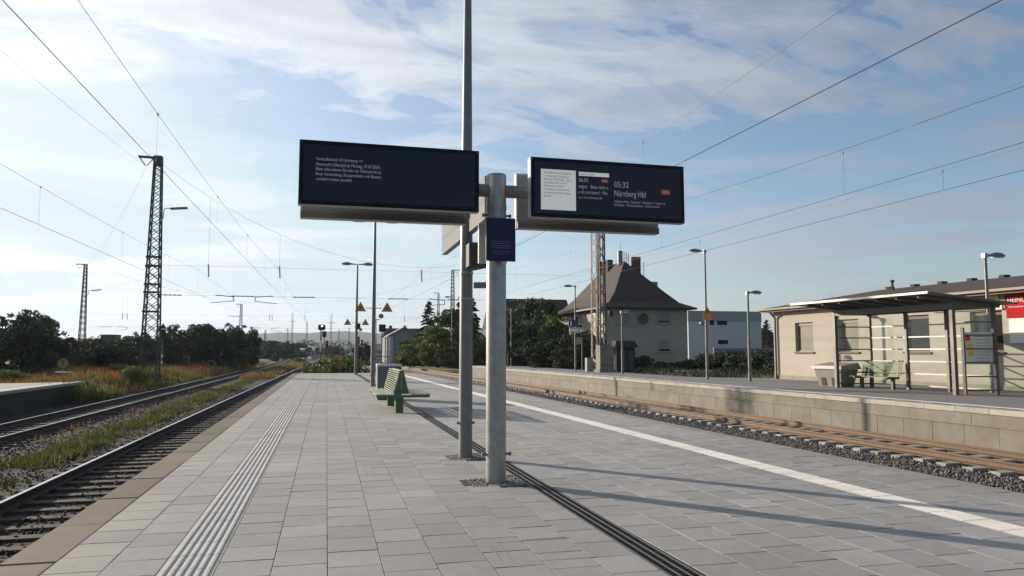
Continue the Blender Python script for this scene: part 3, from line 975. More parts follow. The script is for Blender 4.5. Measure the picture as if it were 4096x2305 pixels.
# notice boards clamped to the pole (the coded square is left out)
t = tag(empty('notice_board', (2.055, 8.80, 2.71)), 'dark blue notice board with faint text lines on the thick pole', 'notice board', 'boards on the display pole')
MB().bev(-.185, .185, -.02, .03, 0, .535, .006).build('board', M['poster_blue'], t)
for k, wd in enumerate((.20, .245, .24, .26, .22, .26)):
    MB().box(-wd / 2, wd / 2, -.0225, -.0205, .085 + k * .026 + (0.02 if k > 1 else 0), .093 + k * .026 + (0.02 if k > 1 else 0)).build('text_line', M['poster_line'], t)
MB().box(-.10, .10, .031, .138, .40, .45).build('clamp', M['galv_dark'], t)
a = P(1914, 893, 9.32); b_ = P(1990, 1056, 9.32)
t = tag(empty('notice_board', (a.x + .185, 9.32, b_.z)), 'pale grey back of a notice board behind the thick pole', 'notice board', 'boards on the display pole')
MB().bev(-.185, .185, -.03, .03, 0, a.z - b_.z, .012).build('board', M['housing_light'], t)
MB().box(-.06, .10, -.14, -.031, .20, .26).build('clamp', M['galv_dark'], t)

# ------------------------------------------------------------------ lamp masts with two luminaires
def lamp_head(length, width, height):
    """tear-drop street luminaire along +x, underside flat"""
    m = MB()
    st = [(0.0, .10, .34), (.12, .16, .38), (.30, .30, .45), (.45, .72, .78), (.62, 1.0, 1.0), (.80, .92, .82), (.93, .6, .45), (1.0, .12, .12)]
    n = 12
    for (a_, w_, h_) in st:
        for k in range(n):
            an = 2 * math.pi * k / n
            zz_ = math.sin(an)
            m.v.append((length * a_, math.cos(an) * width / 2 * w_, (zz_ * h_ * height if zz_ > 0 else zz_ * h_ * height * .22) + height * .1 * a_))
    for q in range(len(st) - 1):
        for k in range(n):
            j = (k + 1) % n
            m.f.append((q * n + k, q * n + j, (q + 1) * n + j, (q + 1) * n + k)); m.m.append(0)
    m.f.append(tuple(reversed(range(n)))); m.m.append(0)
    m.f.append(tuple((len(st) - 1) * n + k for k in range(n))); m.m.append(0)
    return m
def lamp_lens(length, width, height):
    return MB().bev(length * .46, length * .9, -width * .3, width * .3, -height * .30, -height * .18 + height * .08, .01)

mast0 = tag(empty('lamp_mast', (2.08, 11.24, 0)), 'tall steel lamp mast just behind the thick display pole', 'lamp mast', 'lamp masts on the island platform')
MB().tube((0, 0, -.2), (0, 0, 3.0), .104, .098, n=28).tube((0, 0, 3.0), (0, 0, 7.72), .098, .055, n=28).build('mast', M['galv_dark'], mast0, True)
for zs_ in (2.40, 2.80):
    MB().tube((0, 0, zs_), (0, 0, zs_ + .03), .107, n=28).build('strap', M['galv'], mast0, True)
for s in (-1, 1):
    MB().tube((s * .09, 0, .52), (s * .14, 0, .52), .02, n=8).build('bolt', M['galv_dark'], mast0)
    hd = link('lamp_head', lamp_head(1.08, .36, .17).mesh('lamp_head', M['lamp_head'], True), mast0, (s * .04, 0, 7.72), 0 if s > 0 else math.pi)
    link('lens', lamp_lens(1.08, .36, .17).mesh('lens', M['lamp_glass']), hd)
mast0b = copy_tree(mast0); mast0b.location = (2.10, 35.0, 0)
mast0b['label'] = 'lamp mast behind the green bench, carrying two large warning triangles'
mast0c = copy_tree(mast0); mast0c.location = (2.0, 53.0, 0)
mast0c['label'] = 'farthest lamp mast on the island platform, twin lamp heads against the sky'

tri0 = None
def warning(loc, label):
    t = tag(empty('warning_sign', loc), label, 'warning sign', 'warning triangles on the lamp masts')
    h = .45; w_ = .52
    def tri(m, k, y0, y1, mi=0):
        c = (0, h * .36)
        pts_ = [(-w_ / 2, 0), (w_ / 2, 0), (0, h)]
        pts_ = [(c[0] + (x - c[0]) * k, c[1] + (z - c[1]) * k) for x, z in pts_]
        m.poly([(x, y0, z) for x, z in pts_])
        m.poly([(x, y1, z) for x, z in reversed(pts_)])
        for i in range(3):
            a_, b2 = pts_[i], pts_[(i + 1) % 3]
            m.quad((a_[0], y0, a_[1]), (a_[0], y1, a_[1]), (b2[0], y1, b2[1]), (b2[0], y0, b2[1]))
        return m
    tri(MB(), 1.0, -.004, .004).build('plate', M['black'], t)
    tri(MB(), .86, -.007, -.005).build('face', M['sign_yellow'], t)
    m = MB().poly([(.02, -.009, .28), (-.055, -.009, .14), (-.005, -.009, .15), (-.03, -.009, .04), (.055, -.009, .19), (.005, -.009, .18)])
    m.build('symbol', M['window_brown'], t)
    return t
for (mx, my, zc_, nm) in ((2.10, 35.0, 3.46, 'behind the bench'), (2.0, 53.0, 3.46, 'farthest along the platform')):
    for s, side in ((-1, 'left'), (1, 'right')):
        tt = warning((mx + s * .61, my - .06, zc_), 'yellow warning triangle on the %s arm of the lamp mast %s' % (side, nm))
        MB().bar((-s * .24, .03, .16), (-s * .52, .03, .16), .03, .03).build('arm', M['galv_dark'], tt)
def speaker(loc, label, s=1):
    t = tag(empty('loudspeaker', loc), label, 'loudspeaker')
    MB().tube((0, .10, 0), (0, -.10, -.02), .08, .115, n=16).tube((0, .10, 0), (0, .22, .01), .08, .055, n=16).build('horn', M['galv_dark'], t, True)
    MB().tube((-s * .36, 0, -.17), (-.02 * s, 0, -.17), .018, n=8).tube((-.02 * s, 0, -.17), (0, 0, -.10), .018, n=8).build('bracket', M['galv'], t)
    return t
a = P(1524, 1264, 35.0); speaker((a.x, 35, a.z), 'small loudspeaker on the mast behind the bench')
a = P(1442, 1318, 53.0); speaker((a.x, 53, a.z), 'small loudspeaker on the farthest island lamp mast')
a = P(1434, 1306, 53.0)
t = tag(empty('switch_box', (a.x, 53, a.z)), 'black flat box on the farthest island lamp mast', 'box')
MB().bev(-.13, .13, -.10, .10, -.2, .2, .02).build('box', M['black'], t)
MB().box(-.28, -.13, -.02, .02, -.03, .03).build('bracket', M['galv_dark'], t)

# ------------------------------------------------------------------ station name sign on the thin mast
x_s = 2.20
t = tag(empty('station_sign', (1.88, 11.24, 0)), 'long bright station name sign on the thin mast, seen almost edge-on', 'sign')
pA = P(1768, 918, 13.9); pB = P(1768, 1020, 13.9)
xs0 = pA.x
MB().box(xs0 - 1.88, xs0 - 1.88 + .10, 9.95 - 11.24, 13.9 - 11.24, pB.z, pA.z + .12).build('panel', M['sign_panel'], t)
for yy in (-.05, .25):
    MB().box(.08, .20, yy - .03, yy + .03, pB.z + .25, pB.z + .32).build('bracket', M['galv_dark'], t)
t = tag(empty('junction_box', (2.16, 10.95, 2.88)), 'dark junction box strapped to the thin mast under the sign', 'box')
MB().bev(-.12, .18, -.14, .12, 0, .36, .015).build('box', M['mast_paint'], t)
MB().bar((-.02, 0, -.28), (.32, -.1, -.28), .05, .09).build('strut', M['galv_dark'], t)
MB().bar((-.06, 0, -.04), (.26, -.1, .03), .05, .05).build('brace', M['galv_dark'], t)

# ------------------------------------------------------------------ bench
def slat(m, x0, x1, y0, y1, z0, z1): return m.bev(x0, x1, y0, y1, z0, z1, .006)
t = tag(empty('bench', (1.98, 19.55, 0)), 'green double-sided slatted steel bench on the island platform', 'bench')
BL = 3.3
for yy in (.10, 2.75):
    MB().bev(-.20, .0, yy, yy + .13, -.02, .46, .01).build('leg', M['bench_green'], t)
    MB().hexa([(-.68, yy, .40), (.68, yy, .40), (.68, yy + .09, .40), (-.68, yy + .09, .40)][::1], [(-.72, yy, .462), (.70, yy, .462), (.70, yy + .09, .462), (-.72, yy + .09, .462)]).build('seat_support', M['bench_green'], t)
MB().box(-.70, .68, -.012, .008, .405, .468).build('end_rail', M['bench_green'], t)
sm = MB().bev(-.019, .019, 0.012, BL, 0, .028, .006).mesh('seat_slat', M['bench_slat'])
for k in range(7):
    link('seat_slat', sm, t, (-.69 + k * .074, 0, .468))
    link('seat_slat', sm, t, (.67 - k * .074, 0, .468))
for yy in (-.01, BL - .02):
    m = MB()
    lo = [(-.26, .50), (.13, .50), (-.02, 1.11), (-.115, 1.11)]
    m.poly([(x, yy, z) for x, z in lo]); m.poly([(x, yy + .025, z) for x, z in reversed(lo)])
    for i in range(4):
        a_, b2 = lo[i], lo[(i + 1) % 4]
        m.quad((a_[0], yy, a_[1]), (a_[0], yy + .025, a_[1]), (b2[0], yy + .025, b2[1]), (b2[0], yy, b2[1]))
    m.build('end_panel', M['bench_green'], t)
MB().box(-.075, -.06, -.016, -.011, .62, 1.05).build('end_rib', M['bench_slat'], t)
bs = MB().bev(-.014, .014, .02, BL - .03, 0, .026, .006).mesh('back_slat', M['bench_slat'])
for k in range(11):
    f = k / 10
    link('back_slat', bs, t, (-.255 + .14 * f, 0, .525 + .555 * f))
    link('back_slat', bs, t, (.125 - .14 * f, 0, .525 + .555 * f))

# ------------------------------------------------------------------ waste container behind the bench
t = tag(empty('waste_bin', (1.66, 25.1, 0)), 'large boxy blue-grey waste bin behind the green bench', 'waste bin')
MB().bev(0, .80, 0, .62, .03, 1.10, .03).build('body', M['can_blue'], t)
MB().bev(-.02, .82, -.02, .64, 1.102, 1.17, .025).build('lid', M['can_side'], t)
MB().box(.03, .77, .04, .58, 0, .03).build('foot', M['black'], t)
MB().box(.05, .75, -.006, -.001, .08, 1.02).build('front_panel', M['can_blue'], t)

# ------------------------------------------------------------------ far end of the island platform
def disc_sign(loc, r, pole_h, label, mark='I', mat='sign_orange'):
    t = tag(empty('disc_sign', loc), label, 'disc sign')
    MB().tube((0, -.02, 0), (0, .02, 0), r, n=28).build('rim', M['hut_dark'], t)
    MB().tube((0, -.026, 0), (0, -.021, 0), r * .86, n=28).build('face', M[mat], t)
    m = MB().box(-r * .07, r * .07, -.031, -.027, -r * .45, r * .40)
    if mark == 'T': m.box(-r * .26, r * .26, -.032, -.028, r * .30, r * .45)
    m.build('mark', M['black'], t)
    MB().tube((0, .05, -pole_h), (0, .05, r), .03, n=10).build('post', M['galv_dark'], t)
    return t
a = P(1362, 1432, 58.2); disc_sign((a.x, 58.2, a.z), .23, a.z + 1.0, 'orange disc sign in front of the bush at the platform end')
a = P(1596, 1431, 56.4); disc_sign((a.x, 56.4, a.z), .24, a.z + .02, 'orange disc sign right of the far waste bin')
t = tag(empty('railing', (0, 58.4, 0)), 'thin dark railing across the far platform end', 'railing')
a = P(1325, 1428, 58.4); b_ = P(1560, 1427, 58.4)
MB().tube((a.x, 0, a.z), (b_.x, 0, b_.z), .025, n=8).build('top_rail', M['mast_paint'], t)
for q in range(5):
    xx = a.x + (b_.x - a.x) * q / 4
    MB().tube((xx, 0, -1.0), (xx, 0, a.z), .022, n=8).build('post', M['mast_paint'], t)

def signal(loc, head, pole_z0, label, lit=None, lit_pos=(0, 0), banded=False, board=None):
    """head = (w, h) of the dark head whose centre is loc"""
    t = tag(empty('railway_signal', (loc[0], loc[1], pole_z0)), label, 'signal')
    hz = loc[2] - pole_z0
    m = MB()
    w_, h_ = head
    i0 = 0
    c = min(w_, h_) * .22
    pts_ = [(-w_ / 2 + c, -h_ / 2), (w_ / 2 - c, -h_ / 2), (w_ / 2, -h_ / 2 + c), (w_ / 2, h_ / 2 - c), (w_ / 2 - c, h_ / 2), (-w_ / 2 + c, h_ / 2), (-w_ / 2, h_ / 2 - c), (-w_ / 2, -h_ / 2 + c)]
    m.poly([(x, -.06, hz + z) for x, z in pts_]); m.poly([(x, .06, hz + z) for x, z in reversed(pts_)])
    for i in range(8):
        a_, b2 = pts_[i], pts_[(i + 1) % 8]
        m.quad((a_[0], -.06, hz + a_[1]), (a_[0], .06, hz + a_[1]), (b2[0], .06, hz + b2[1]), (b2[0], -.06, hz + b2[1]))
    m.build('head', M['black'], t)
    if lit:
        MB().tube((lit_pos[0], -.075, hz + lit_pos[1]), (lit_pos[0], -.062, hz + lit_pos[1]), .075 if lit == 'lit_white' else .055, n=14).build('lamp', M[lit], t)
        MB().tube((lit_pos[0], -.22, hz + lit_pos[1] + .02), (lit_pos[0], -.076, hz + lit_pos[1] + .02), .11, n=14, caps=False).build('hood', M['black'], t)
    zt = hz - h_ / 2
    if banded:
        seg = 5
        for k in range(seg):
            MB().tube((-.05, 0, zt * k / seg), (-.05, 0, zt * (k + 1) / seg), .055, n=10).build('mast_band', M[('white_paint', 'red_paint', 'red_paint', 'white_paint', 'mast_paint')[k]], t)
    else:
        MB().tube((0, 0.0, 0), (0, 0, zt), .05, n=10).build('mast', M['mast_paint'], t)
    if board:
        MB().box(board[0], board[0] + board[2], -.03, .01, hz + board[1], hz + board[1] + board[3]).build('board', M['black'], t)
    return t
a = P(1287, 1310, 62)
signal((a.x, 62, a.z), (.58, .46), -.95, 'signal with one white light on a red and white mast beyond the platform', 'lit_white', (.02, .11), True)
a = P(1297, 1337, 63)
t = tag(empty('signal_board', (a.x, 63, -.95)), 'square dark signal board beside the red and white mast', 'signal board')
MB().box(-.16, .17, -.03, .03, a.z + .95 - .24, a.z + .95 + .24).build('board', M['black'], t)
MB().tube((0, .05, 0), (0, .05, a.z + .95), .04, n=8).build('post', M['mast_paint'], t)
for u, v, y, hh, lab in ((1308, 1374, 120, (.45, 1.1), 'far red signal between the white-lit signal and the bush'), (1434, 1359, 110, (.36, 1.1), 'far red signal just right of the farthest island lamp mast'),
                         (1449, 1369, 125, (.36, 1.0), 'dimmer far red signal beside two dark trees')):
    a = P(u, v, y)
    signal((a.x, y, a.z - .1), hh, -1.0, lab, 'lit_red', (0, .12))
a = P(1529, 1313, 72)
t = tag(empty('signal_board', (a.x, 72, -.8)), 'black square signal board on a thin post left of the gabled house', 'signal board')
MB().box(-.32, .32, -.05, .05, a.z + .8 - .36, a.z + .8 + .36).build('board', M['black'], t)
MB().box(-.34, .34, -.06, -.051, a.z + .8 - .38, a.z + .8 - .33).build('rim', M['galv'], t)
MB().tube((-.02, .08, 0), (-.02, .08, a.z + .8), .055, n=8).build('post', M['mast_paint'], t)

# ================================================================== LATTICE MASTS, WIRES
def lattice_mast(name, x, y, z0, z1, w0, w1, panels, mat, label, group=None, d0=None, d1=None, leg=.09, zig=False):
    t = tag(empty(name, (x, y, z0)), label, 'catenary mast', group)
    d0 = w0 if d0 is None else d0; d1 = w1 if d1 is None else d1
    H = z1 - z0
    def corner(sx, sy, f): return Vector((sx * (w0 + (w1 - w0) * f) / 2, sy * (d0 + (d1 - d0) * f) / 2, H * f))
    for sx in (-1, 1):
        for sy in (-1, 1):
            MB().bar(corner(sx, sy, 0), corner(sx, sy, 1), leg, leg).build('leg', mat, t)
    fs = [0]
    q = 0
    # panels get shorter as the mast narrows
    ws = [(w0 + (w1 - w0) * (k / panels)) for k in range(panels)]
    tot = sum(ws); acc = 0
    for k in range(panels):
        acc += ws[k] / tot; fs.append(min(acc, 1))
    for face in (((-1, -1), (1, -1)), ((1, -1), (1, 1)), ((1, 1), (-1, 1)), ((-1, 1), (-1, -1))):
        m = MB()
        for k in range(panels):
            a0, b0 = corner(*face[0], fs[k]), corner(*face[1], fs[k])
            a1, b1 = corner(*face[0], fs[k + 1]), corner(*face[1], fs[k + 1])
            if not zig or k % 2 == 0: m.bar(a0, b1, leg * .5, leg * .5)
            if not zig or k % 2 == 1: m.bar(b0, a1, leg * .5, leg * .5)
        m.build('bracing', mat, t)
    return t, corner, H

ML = P(598, 1500, 58)
MLx, MLy = ML.x, 58.0
t, cn, H = lattice_mast('catenary_mast', MLx, MLy, -.55, 15.9, 1.15, .46, 26, M['mast_paint'], 'tall dark lattice catenary mast left, with lamp arm and bracket on top', 'catenary masts')
MB().box(-.27, .27, -.27, .27, H - .7, H).build('head_plate', M['mast_paint'], t)
MB().bar((-.2, 0, H - .12), (-1.35, 0, H - .10), .12, .16).build('top_bracket', M['mast_paint'], t)
ins = MB()
def insulator(m, p0, p1, r=.05, ribs=6, core=.018):
    p0, p1 = Vector(p0), Vector(p1)
    m.tube(p0, p1, core, n=6)
    for k in range(ribs):
        f = (k + .5) / ribs
        c = p0.lerp(p1, f); d = (p1 - p0).normalized() * .018
        m.tube(c - d, c + d, r, n=8)
    return m
insulator(insulator(MB(), (-1.25, 0, H - .2), (-.85, 0, H - .75), .06), (-.35, 0, H - .2), (-.75, 0, H - .75), .06).build('insulator', M['insulator'], t)
for zf in (.30, .385, .42, .50, .54):
    wv = 1.15 + (.46 - 1.15) * zf
    MB().box(-wv / 2 - .1, wv / 2 + .1, -wv / 2 - .06, -wv / 2 + .02, H * zf, H * zf + .14).build('cross_plate', M['mast_paint'], t)
zl = H * .765
MB().path([(.28, -.1, zl - .75), (.50, -.1, zl - .75), (.52, -.1, zl - .12), (.62, -.1, zl), (1.0, -.1, zl + .03)], .03).path([(.28, -.1, zl - .35), (.50, -.1, zl - .35)], .03).build('lamp_arm', M['galv_dark'], t)
MB().bar((.98, -.1, zl - .01), (2.12, -.1, zl + .10), .24, .14).build('lamp_head', M['galv_dark'], t)
ML_TOP = -.55 + H

MRx, MRy = 18.75, 51.0
MP = P(2380, 1486, 50.5)
t, cn, H = lattice_mast('catenary_mast', MP.x, 50.5, P1_TOP, 14.4, .42, .36, 18, M['mast_cream'], 'pale sunlit lattice mast beside the concrete block on the right platform', 'catenary masts', leg=.05, zig=True, d0=.16, d1=.16)
MP2 = P(2410, 1486, 51.6)
t2, cn2, H2 = lattice_mast('catenary_mast', MP2.x, 51.6, P1_TOP, 14.2, .44, .34, 20, M['mast_paint'], 'dark lattice mast standing directly behind the pale one on the right', 'catenary masts', leg=.085, zig=True)
insulator(MB(), (.42, -.5, 6.6), (.42, -.5, 5.6), .07, 5).build('insulator', M['blind_white'], t2)
MB().bev(.30, .60, -.75, -.45, 4.0, 4.4, .02).build('switch_box', M['black'], t2)
t = tag(empty('concrete_block', (P(2417, 1486, 48.2).x, 48.2, P1_TOP)), 'tall weathered concrete counterweight block in front of the lattice masts', 'concrete block')
MB().bev(-.50, .50, -.55, .3, .22, 1.85, .03).build('block', M['concrete'], t)
MB().bev(-.57, .57, -.62, .4, -.05, .215, .03).build('footing', M['concrete'], t)
for zz_ in (.45, 1.55):
    MB().box(-.515, .515, -.565, -.551, zz_, zz_ + .03).build('strap', M['mast_paint'], t)

# more masts down the line, smaller
def top_mast(u, v_top, y, z0, label, w0=.9, w1=.34, bracket=-1, lamp=False, panels=20, arm=0):
    a = P(u, v_top, y)
    t, c, H = lattice_mast('catenary_mast', a.x, y, z0, a.z, w0, w1, panels, M['mast_paint'], label, 'catenary masts', leg=.09)
    if bracket:
        MB().bar((bracket * .1, 0, H - .08), (bracket * 1.25, 0, H - .06), .10, .12).build('top_bracket', M['mast_paint'], t)
        insulator(insulator(MB(), (bracket * 1.15, 0, H - .15), (bracket * .8, 0, H - .7), .05, 4), (bracket * .4, 0, H - .15), (bracket * .75, 0, H - .7), .05, 4).build('insulator', M['insulator'], t)
    if lamp:
        zl = H * .74
        MB().path([(.2, -.1, zl - .6), (.55, -.1, zl - .6), (.58, -.1, zl - .05), (1.0, -.1, zl)], .035).build('lamp_arm', M['galv_dark'], t)
        MB().bar((.98, -.1, zl), (2.2, -.1, zl + .12), .24, .14).build('lamp_head', M['galv_dark'], t)
    if arm:
        MB().bar((0, 0, H * .78), (arm, 0, H * .79), .09, .1).build('arm', M['mast_paint'], t)
    return t
top_mast(343, 1056, 118, -.6, 'lattice mast at the far left with its own lamp arm, above the low trees', lamp=True)
top_mast(966, 1216, 175, -.9, 'small lattice mast rising out of the dark trees left of centre', bracket=-1, arm=-2.6)
top_mast(1811, 1079, 120, -.6, 'lattice mast between the conifers, bracket to the right', bracket=1)
top_mast(1754, 1171, 190, -.6, 'small distant lattice mast left of the conifers', bracket=-1)
for u, v, y, lab in ((1062, 1320, 230, 'short stubby lattice mast in front of the far wood'), (1151, 1311, 300, 'thin far mast with cross bar beside the halls'), (1170, 1275, 290, 'far mast with spiky top left of the white-lit signal'),
                     (1228, 1288, 260, 'plain far lattice mast left of the white-lit signal'), (1325, 1280, 260, 'far mast with spiky top right of the white-lit signal'), (1356, 1318, 300, 'very thin far mast with a double cap'),
                     (1397, 1311, 280, 'plain far lattice mast left of the farthest lamp mast'), (1504, 1280, 250, 'pale far lattice mast behind the bench mast')):
    top_mast(u, v, y, -1.0, lab, .8, .34, 0, False, 12)
    if 'spiky' in lab or 'cross' in lab:
        a = P(u, v, y)
        t = children([o for o in bpy.data.objects if o.get('label') == lab][0])[0].parent
        m = MB().bar((-1.3, 0, a.z + 1.0 - 1.0), (1.3, 0, a.z + 1.0 - 1.0), .12)
        if 'spiky' in lab:
            for q in (-.5, 0, .5):
                m.bar((q * .6, 0, a.z + 1.0), (q, 0, a.z + 3.2), .09)
        m.build('cross_bar', M['mast_paint'], t)

# ------------------------------------------------------------------ overhead lines along the tracks
def overhead(xf, zc, sep0, sep1, y0, y1, label, r=.0065, supp=57.0, span=60.0, drop_first=None, nd=None, feeder=None):
    t = tag(empty('overhead_line', (0, 0, 0)), label, 'overhead line', 'overhead lines')
    def sepf(y):
        f = ((y - supp) / span) % 1.0
        return sep1 + (sep0 - sep1) * (2 * f - 1) ** 2
    yy = [y0 + (y1 - y0) * k / 60 for k in range(61)]
    MB().path([(xf(y), y, zc) for y in yy[::6]], r, 6).build('contact_wire', M['wire'], t)
    MB().path([(xf(y), y, zc + sepf(y)) for y in yy], r * .8, 5).build('messenger_wire', M['wire'], t)
    y = drop_first
    while y is not None and y < min(y1, 120):
        MB().tube((xf(y), y, zc), (xf(y), y, zc + sepf(y)), .003, n=5).tube((xf(y), y, zc + sepf(y) - .03), (xf(y), y, zc + sepf(y) + .03), .018, n=6).build('dropper', M['wire'], t)
        y += nd
    return t
overhead(xc_l1, 6.03, 1.75, 1.15, -8, 200, 'contact and carrier wire above the nearest track on the left', drop_first=18.7, nd=9.5)
overhead(xc_l2, 5.75, 1.75, 1.25, -8, 200, 'contact and carrier wire above the second track on the left', drop_first=27, nd=10)
overhead(lambda y: xc_island(y) - .45, 6.22, 1.7, 1.05, -8, 200, 'upper right contact and carrier wire crossing behind the right display', r=.009, drop_first=18.4, nd=9)
overhead(lambda y: xc_house(y), 5.95, 1.75, 1.12, -8, 200, 'middle right contact and carrier wire with a long loose dropper', drop_first=17.4, nd=11)
overhead(lambda y: xc_house(y) + 1.1, 5.66, .9, .42, -8, 51, 'lowest contact and carrier wire at the right running to the lattice masts', drop_first=15.2, nd=12)
def single_wire(name, pts_, r, label):
    t = MB().path(pts_, r, 6).build(name, M['wire'])
    return tag(t, label, 'wire', 'feeder wires')
def sag(a, b, s, n=14):
    a, b = Vector(a), Vector(b)
    return [tuple(a.lerp(b, k / n) - Vector((0, 0, s * 4 * (k / n) * (1 - k / n)))) for k in range(n + 1)]
single_wire('feeder_wire', sag((14.9, -8, 7.55), (MRx - .3, MRy, 11.0), .9), .007, 'feeder wire sweeping from the top right to the lattice masts')
single_wire('feeder_wire', sag((MLx - .8, MLy, ML_TOP - .8), (MLx - 1.2, -20, 14.5), 1.2), .006, 'feeder wire from the mast bracket to the left picture edge')
single_wire('feeder_wire', sag((MLx - .8, MLy, ML_TOP - .8), (P(332, 1075, 118).x, 118, P(332, 1075, 118).z), 1.2), .006, 'feeder wire from the tall left mast to the next mast')

# ------------------------------------------------------------------ cross spans between the masts
def cross_span(y, xl, xr, zl_top, zr_top, zmid, xmid, z_up, z_low, label, hang, ins_x, r=.0075, arms=()):
    t = tag(empty('cross_span', (0, y, 0)), label, 'cross span')
    pts_ = [(xl + (xmid - xl) * k / 12, 0, zmid + (zl_top - zmid) * (1 - k / 12) ** 2) for k in range(13)]
    pts_ += [(xmid + (xr - xmid) * k / 12, 0, zmid + (zr_top - zmid) * (k / 12) ** 2) for k in range(1, 13)]
    MB().path(pts_, r, 5).build('carrier_rope', M['wire'], t)
    MB().path([(xl, 0, z_up), (xr, 0, z_up)], r * .8, 5).build('upper_rope', M['wire'], t)
    MB().path([(xl, 0, z_low), (xr, 0, z_low)], r * .9, 5).build('lower_rope', M['wire'], t)
    def zc(x):
        if x < xmid: return zmid + (zl_top - zmid) * ((xmid - x) / (xmid - xl)) ** 2
        return zmid + (zr_top - zmid) * ((x - xmid) / (xr - xmid)) ** 2
    for x in hang:
        MB().tube((x, 0, zc(x)), (x, 0, z_up + .15), .006, n=5).build('hanger', M['wire'], t)
        insulator(MB(), (x, 0, z_up + .15), (x + .05, 0, z_up - .75), .075, 7, .03).build('insulator', M['insulator'], t)
    for x in ins_x:
        insulator(MB(), (x - .75, 0, z_low), (x + .75, 0, z_low), .075, 5, .03).build('insulator', M['insulator'], t)
    for (x, s) in arms:
        MB().bar((x, 0, z_low + .05), (x + s * 1.2, 0, z_low - .05), .05).bar((x + s * 1.2, 0, z_low - .02), (x + s * 1.2, 0, z_low - .38), .05).bar((x + s * 1.2, 0, z_low - .34), (x - s * .3, 0, z_low - .5), .04).build('steady_arm', M['mast_paint'], t)
    return t
def xa(u, v, y): return P(u, v, y).x
y = 55.0
cross_span(y, MLx, MP2.x, ML_TOP - .6, 14.2, P(1685, 1072, y).z, xa(1685, 1072, y), P(1118, 1073, y).z, P(1118, 1188, y).z, 'cross span of ropes and insulators between the tall masts',
           [xa(833, 1070, y), xa(1118, 1070, y), xa(1685, 1090, y)], [xa(681, 1180, y), xa(972, 1188, y), xa(1216, 1191, y), xa(1593, 1193, y), xa(1826, 1195, y), xa(2040, 1200, y)], arms=((xa(862, 1180, y), 1), (xa(1092, 1190, y), -1), (xa(1715, 1190, y), 1)))
y = 118.0
cross_span(y, xa(343, 1200, y), xa(1811, 1200, y), 14.5, 14.5, 8.9, xa(1120, 1290, y), P(1000, 1263, y).z, P(1000, 1312, y).z, 'smaller cross span farther down the line above the trees',
           [xa(490, 1260, y), xa(508, 1260, y), xa(1078, 1275, y), xa(1088, 1275, y), xa(1220, 1265, y), xa(1618, 1258, y)], [xa(424, 1310, y), xa(676, 1310, y), xa(1022, 1309, y)], r=.009, arms=((xa(470, 1312, y), 1), (xa(1120, 1312, y), -1)))
# ================================================================== RIGHT-HAND PLATFORM FURNITURE
def platform_lamp(x, y, z_top, direction, label, length=.78, extra=True):
    t = tag(empty('platform_lamp', (x, y, P1_TOP)), label, 'lamp', 'lamps on the right platform')
    H = z_top - P1_TOP
    MB().tube((0, 0, -.1), (0, 0, H * .48), .075, .070, n=14).tube((0, 0, H * .48), (0, 0, H), .055, .05, n=14).build('post', M['galv_dark'], t, True)
    hd = link('lamp_head', lamp_head(length, .32, .14).mesh('lamp_head', M['lamp_head'], True), t, (-direction * .09, 0, H), 0 if direction > 0 else math.pi)
    link('lens', lamp_lens(length, .32, .14).mesh('lens', M['lamp_glass']), hd)
    MB().bev(-.09, .07, -.07, .07, H - .07, H + .09, .01).build('head_joint', M['galv'], t)
    return t
platform_lamp(19.04, 34.7, 6.80, -1, 'tall platform lamp carrying the orange triangle sign, head to the left', 1.0)
platform_lamp(19.57, 31.6, 4.40, 1, 'short platform lamp left of the yellow building, head to the right', .85)
a = P(3940, 1024, 20.9); platform_lamp(a.x, 20.9, a.z, 1, 'platform lamp behind the glass shelter, head to the right', .95)
a = P(2300, 1147, 52.3); platform_lamp(a.x, 52.3, a.z, -1, 'platform lamp with the number 1 sign, head to the left', 1.0)
a = P(2045, 1240, 70.8); platform_lamp(a.x, 70.8, a.z, -1, 'distant platform lamp right behind the thick display pole', .8)
a = P(2487, 1249, 44.3); platform_lamp(a.x, 44.3, a.z, 1, 'short platform lamp in front of the house, blue head', .7)
a = P(1808, 1190, 84); tl_ = platform_lamp(a.x, 84, a.z, -1, 'distant lamp in front of the conifers, head to the left', .95)

# triangle plus orange square on the tall lamp
a = P(2829, 1262, 34.6)
t = tag(empty('warning_sign', (a.x, 34.6, a.z)), 'yellow triangle above an orange square on the tall platform lamp', 'warning sign')
t.scale = (.82, .82, .82)
m = MB().poly([(-.40, 0, -.10), (.40, 0, -.10), (0, 0, .58)]).poly([(0, .012, .58), (.40, .012, -.10), (-.40, .012, -.10)])
m.quad((-.4, 0, -.1), (-.4, .012, -.1), (.4, .012, -.1), (.4, 0, -.1)).quad((.4, 0, -.1), (.4, .012, -.1), (0, .012, .58), (0, 0, .58)).quad((0, 0, .58), (0, .012, .58), (-.4, .012, -.1), (-.4, 0, -.1))
m.build('plate', M['sign_yellow'], t)
MB().box(-.29, .29, -.02, -.006, -.30, .12).build('square', M['sign_orange'], t)
MB().poly([(.03, -.024, .40), (-.07, -.024, .20), (0, -.024, .22), (-.03, -.024, .08), (.08, -.024, .27), (.01, -.024, .26)]).build('symbol', M['black'], t)
a = P(2805, 1293, 34.6)
speaker((a.x, 34.55, a.z), 'pale loudspeaker below the orange square on the tall platform lamp', -1)
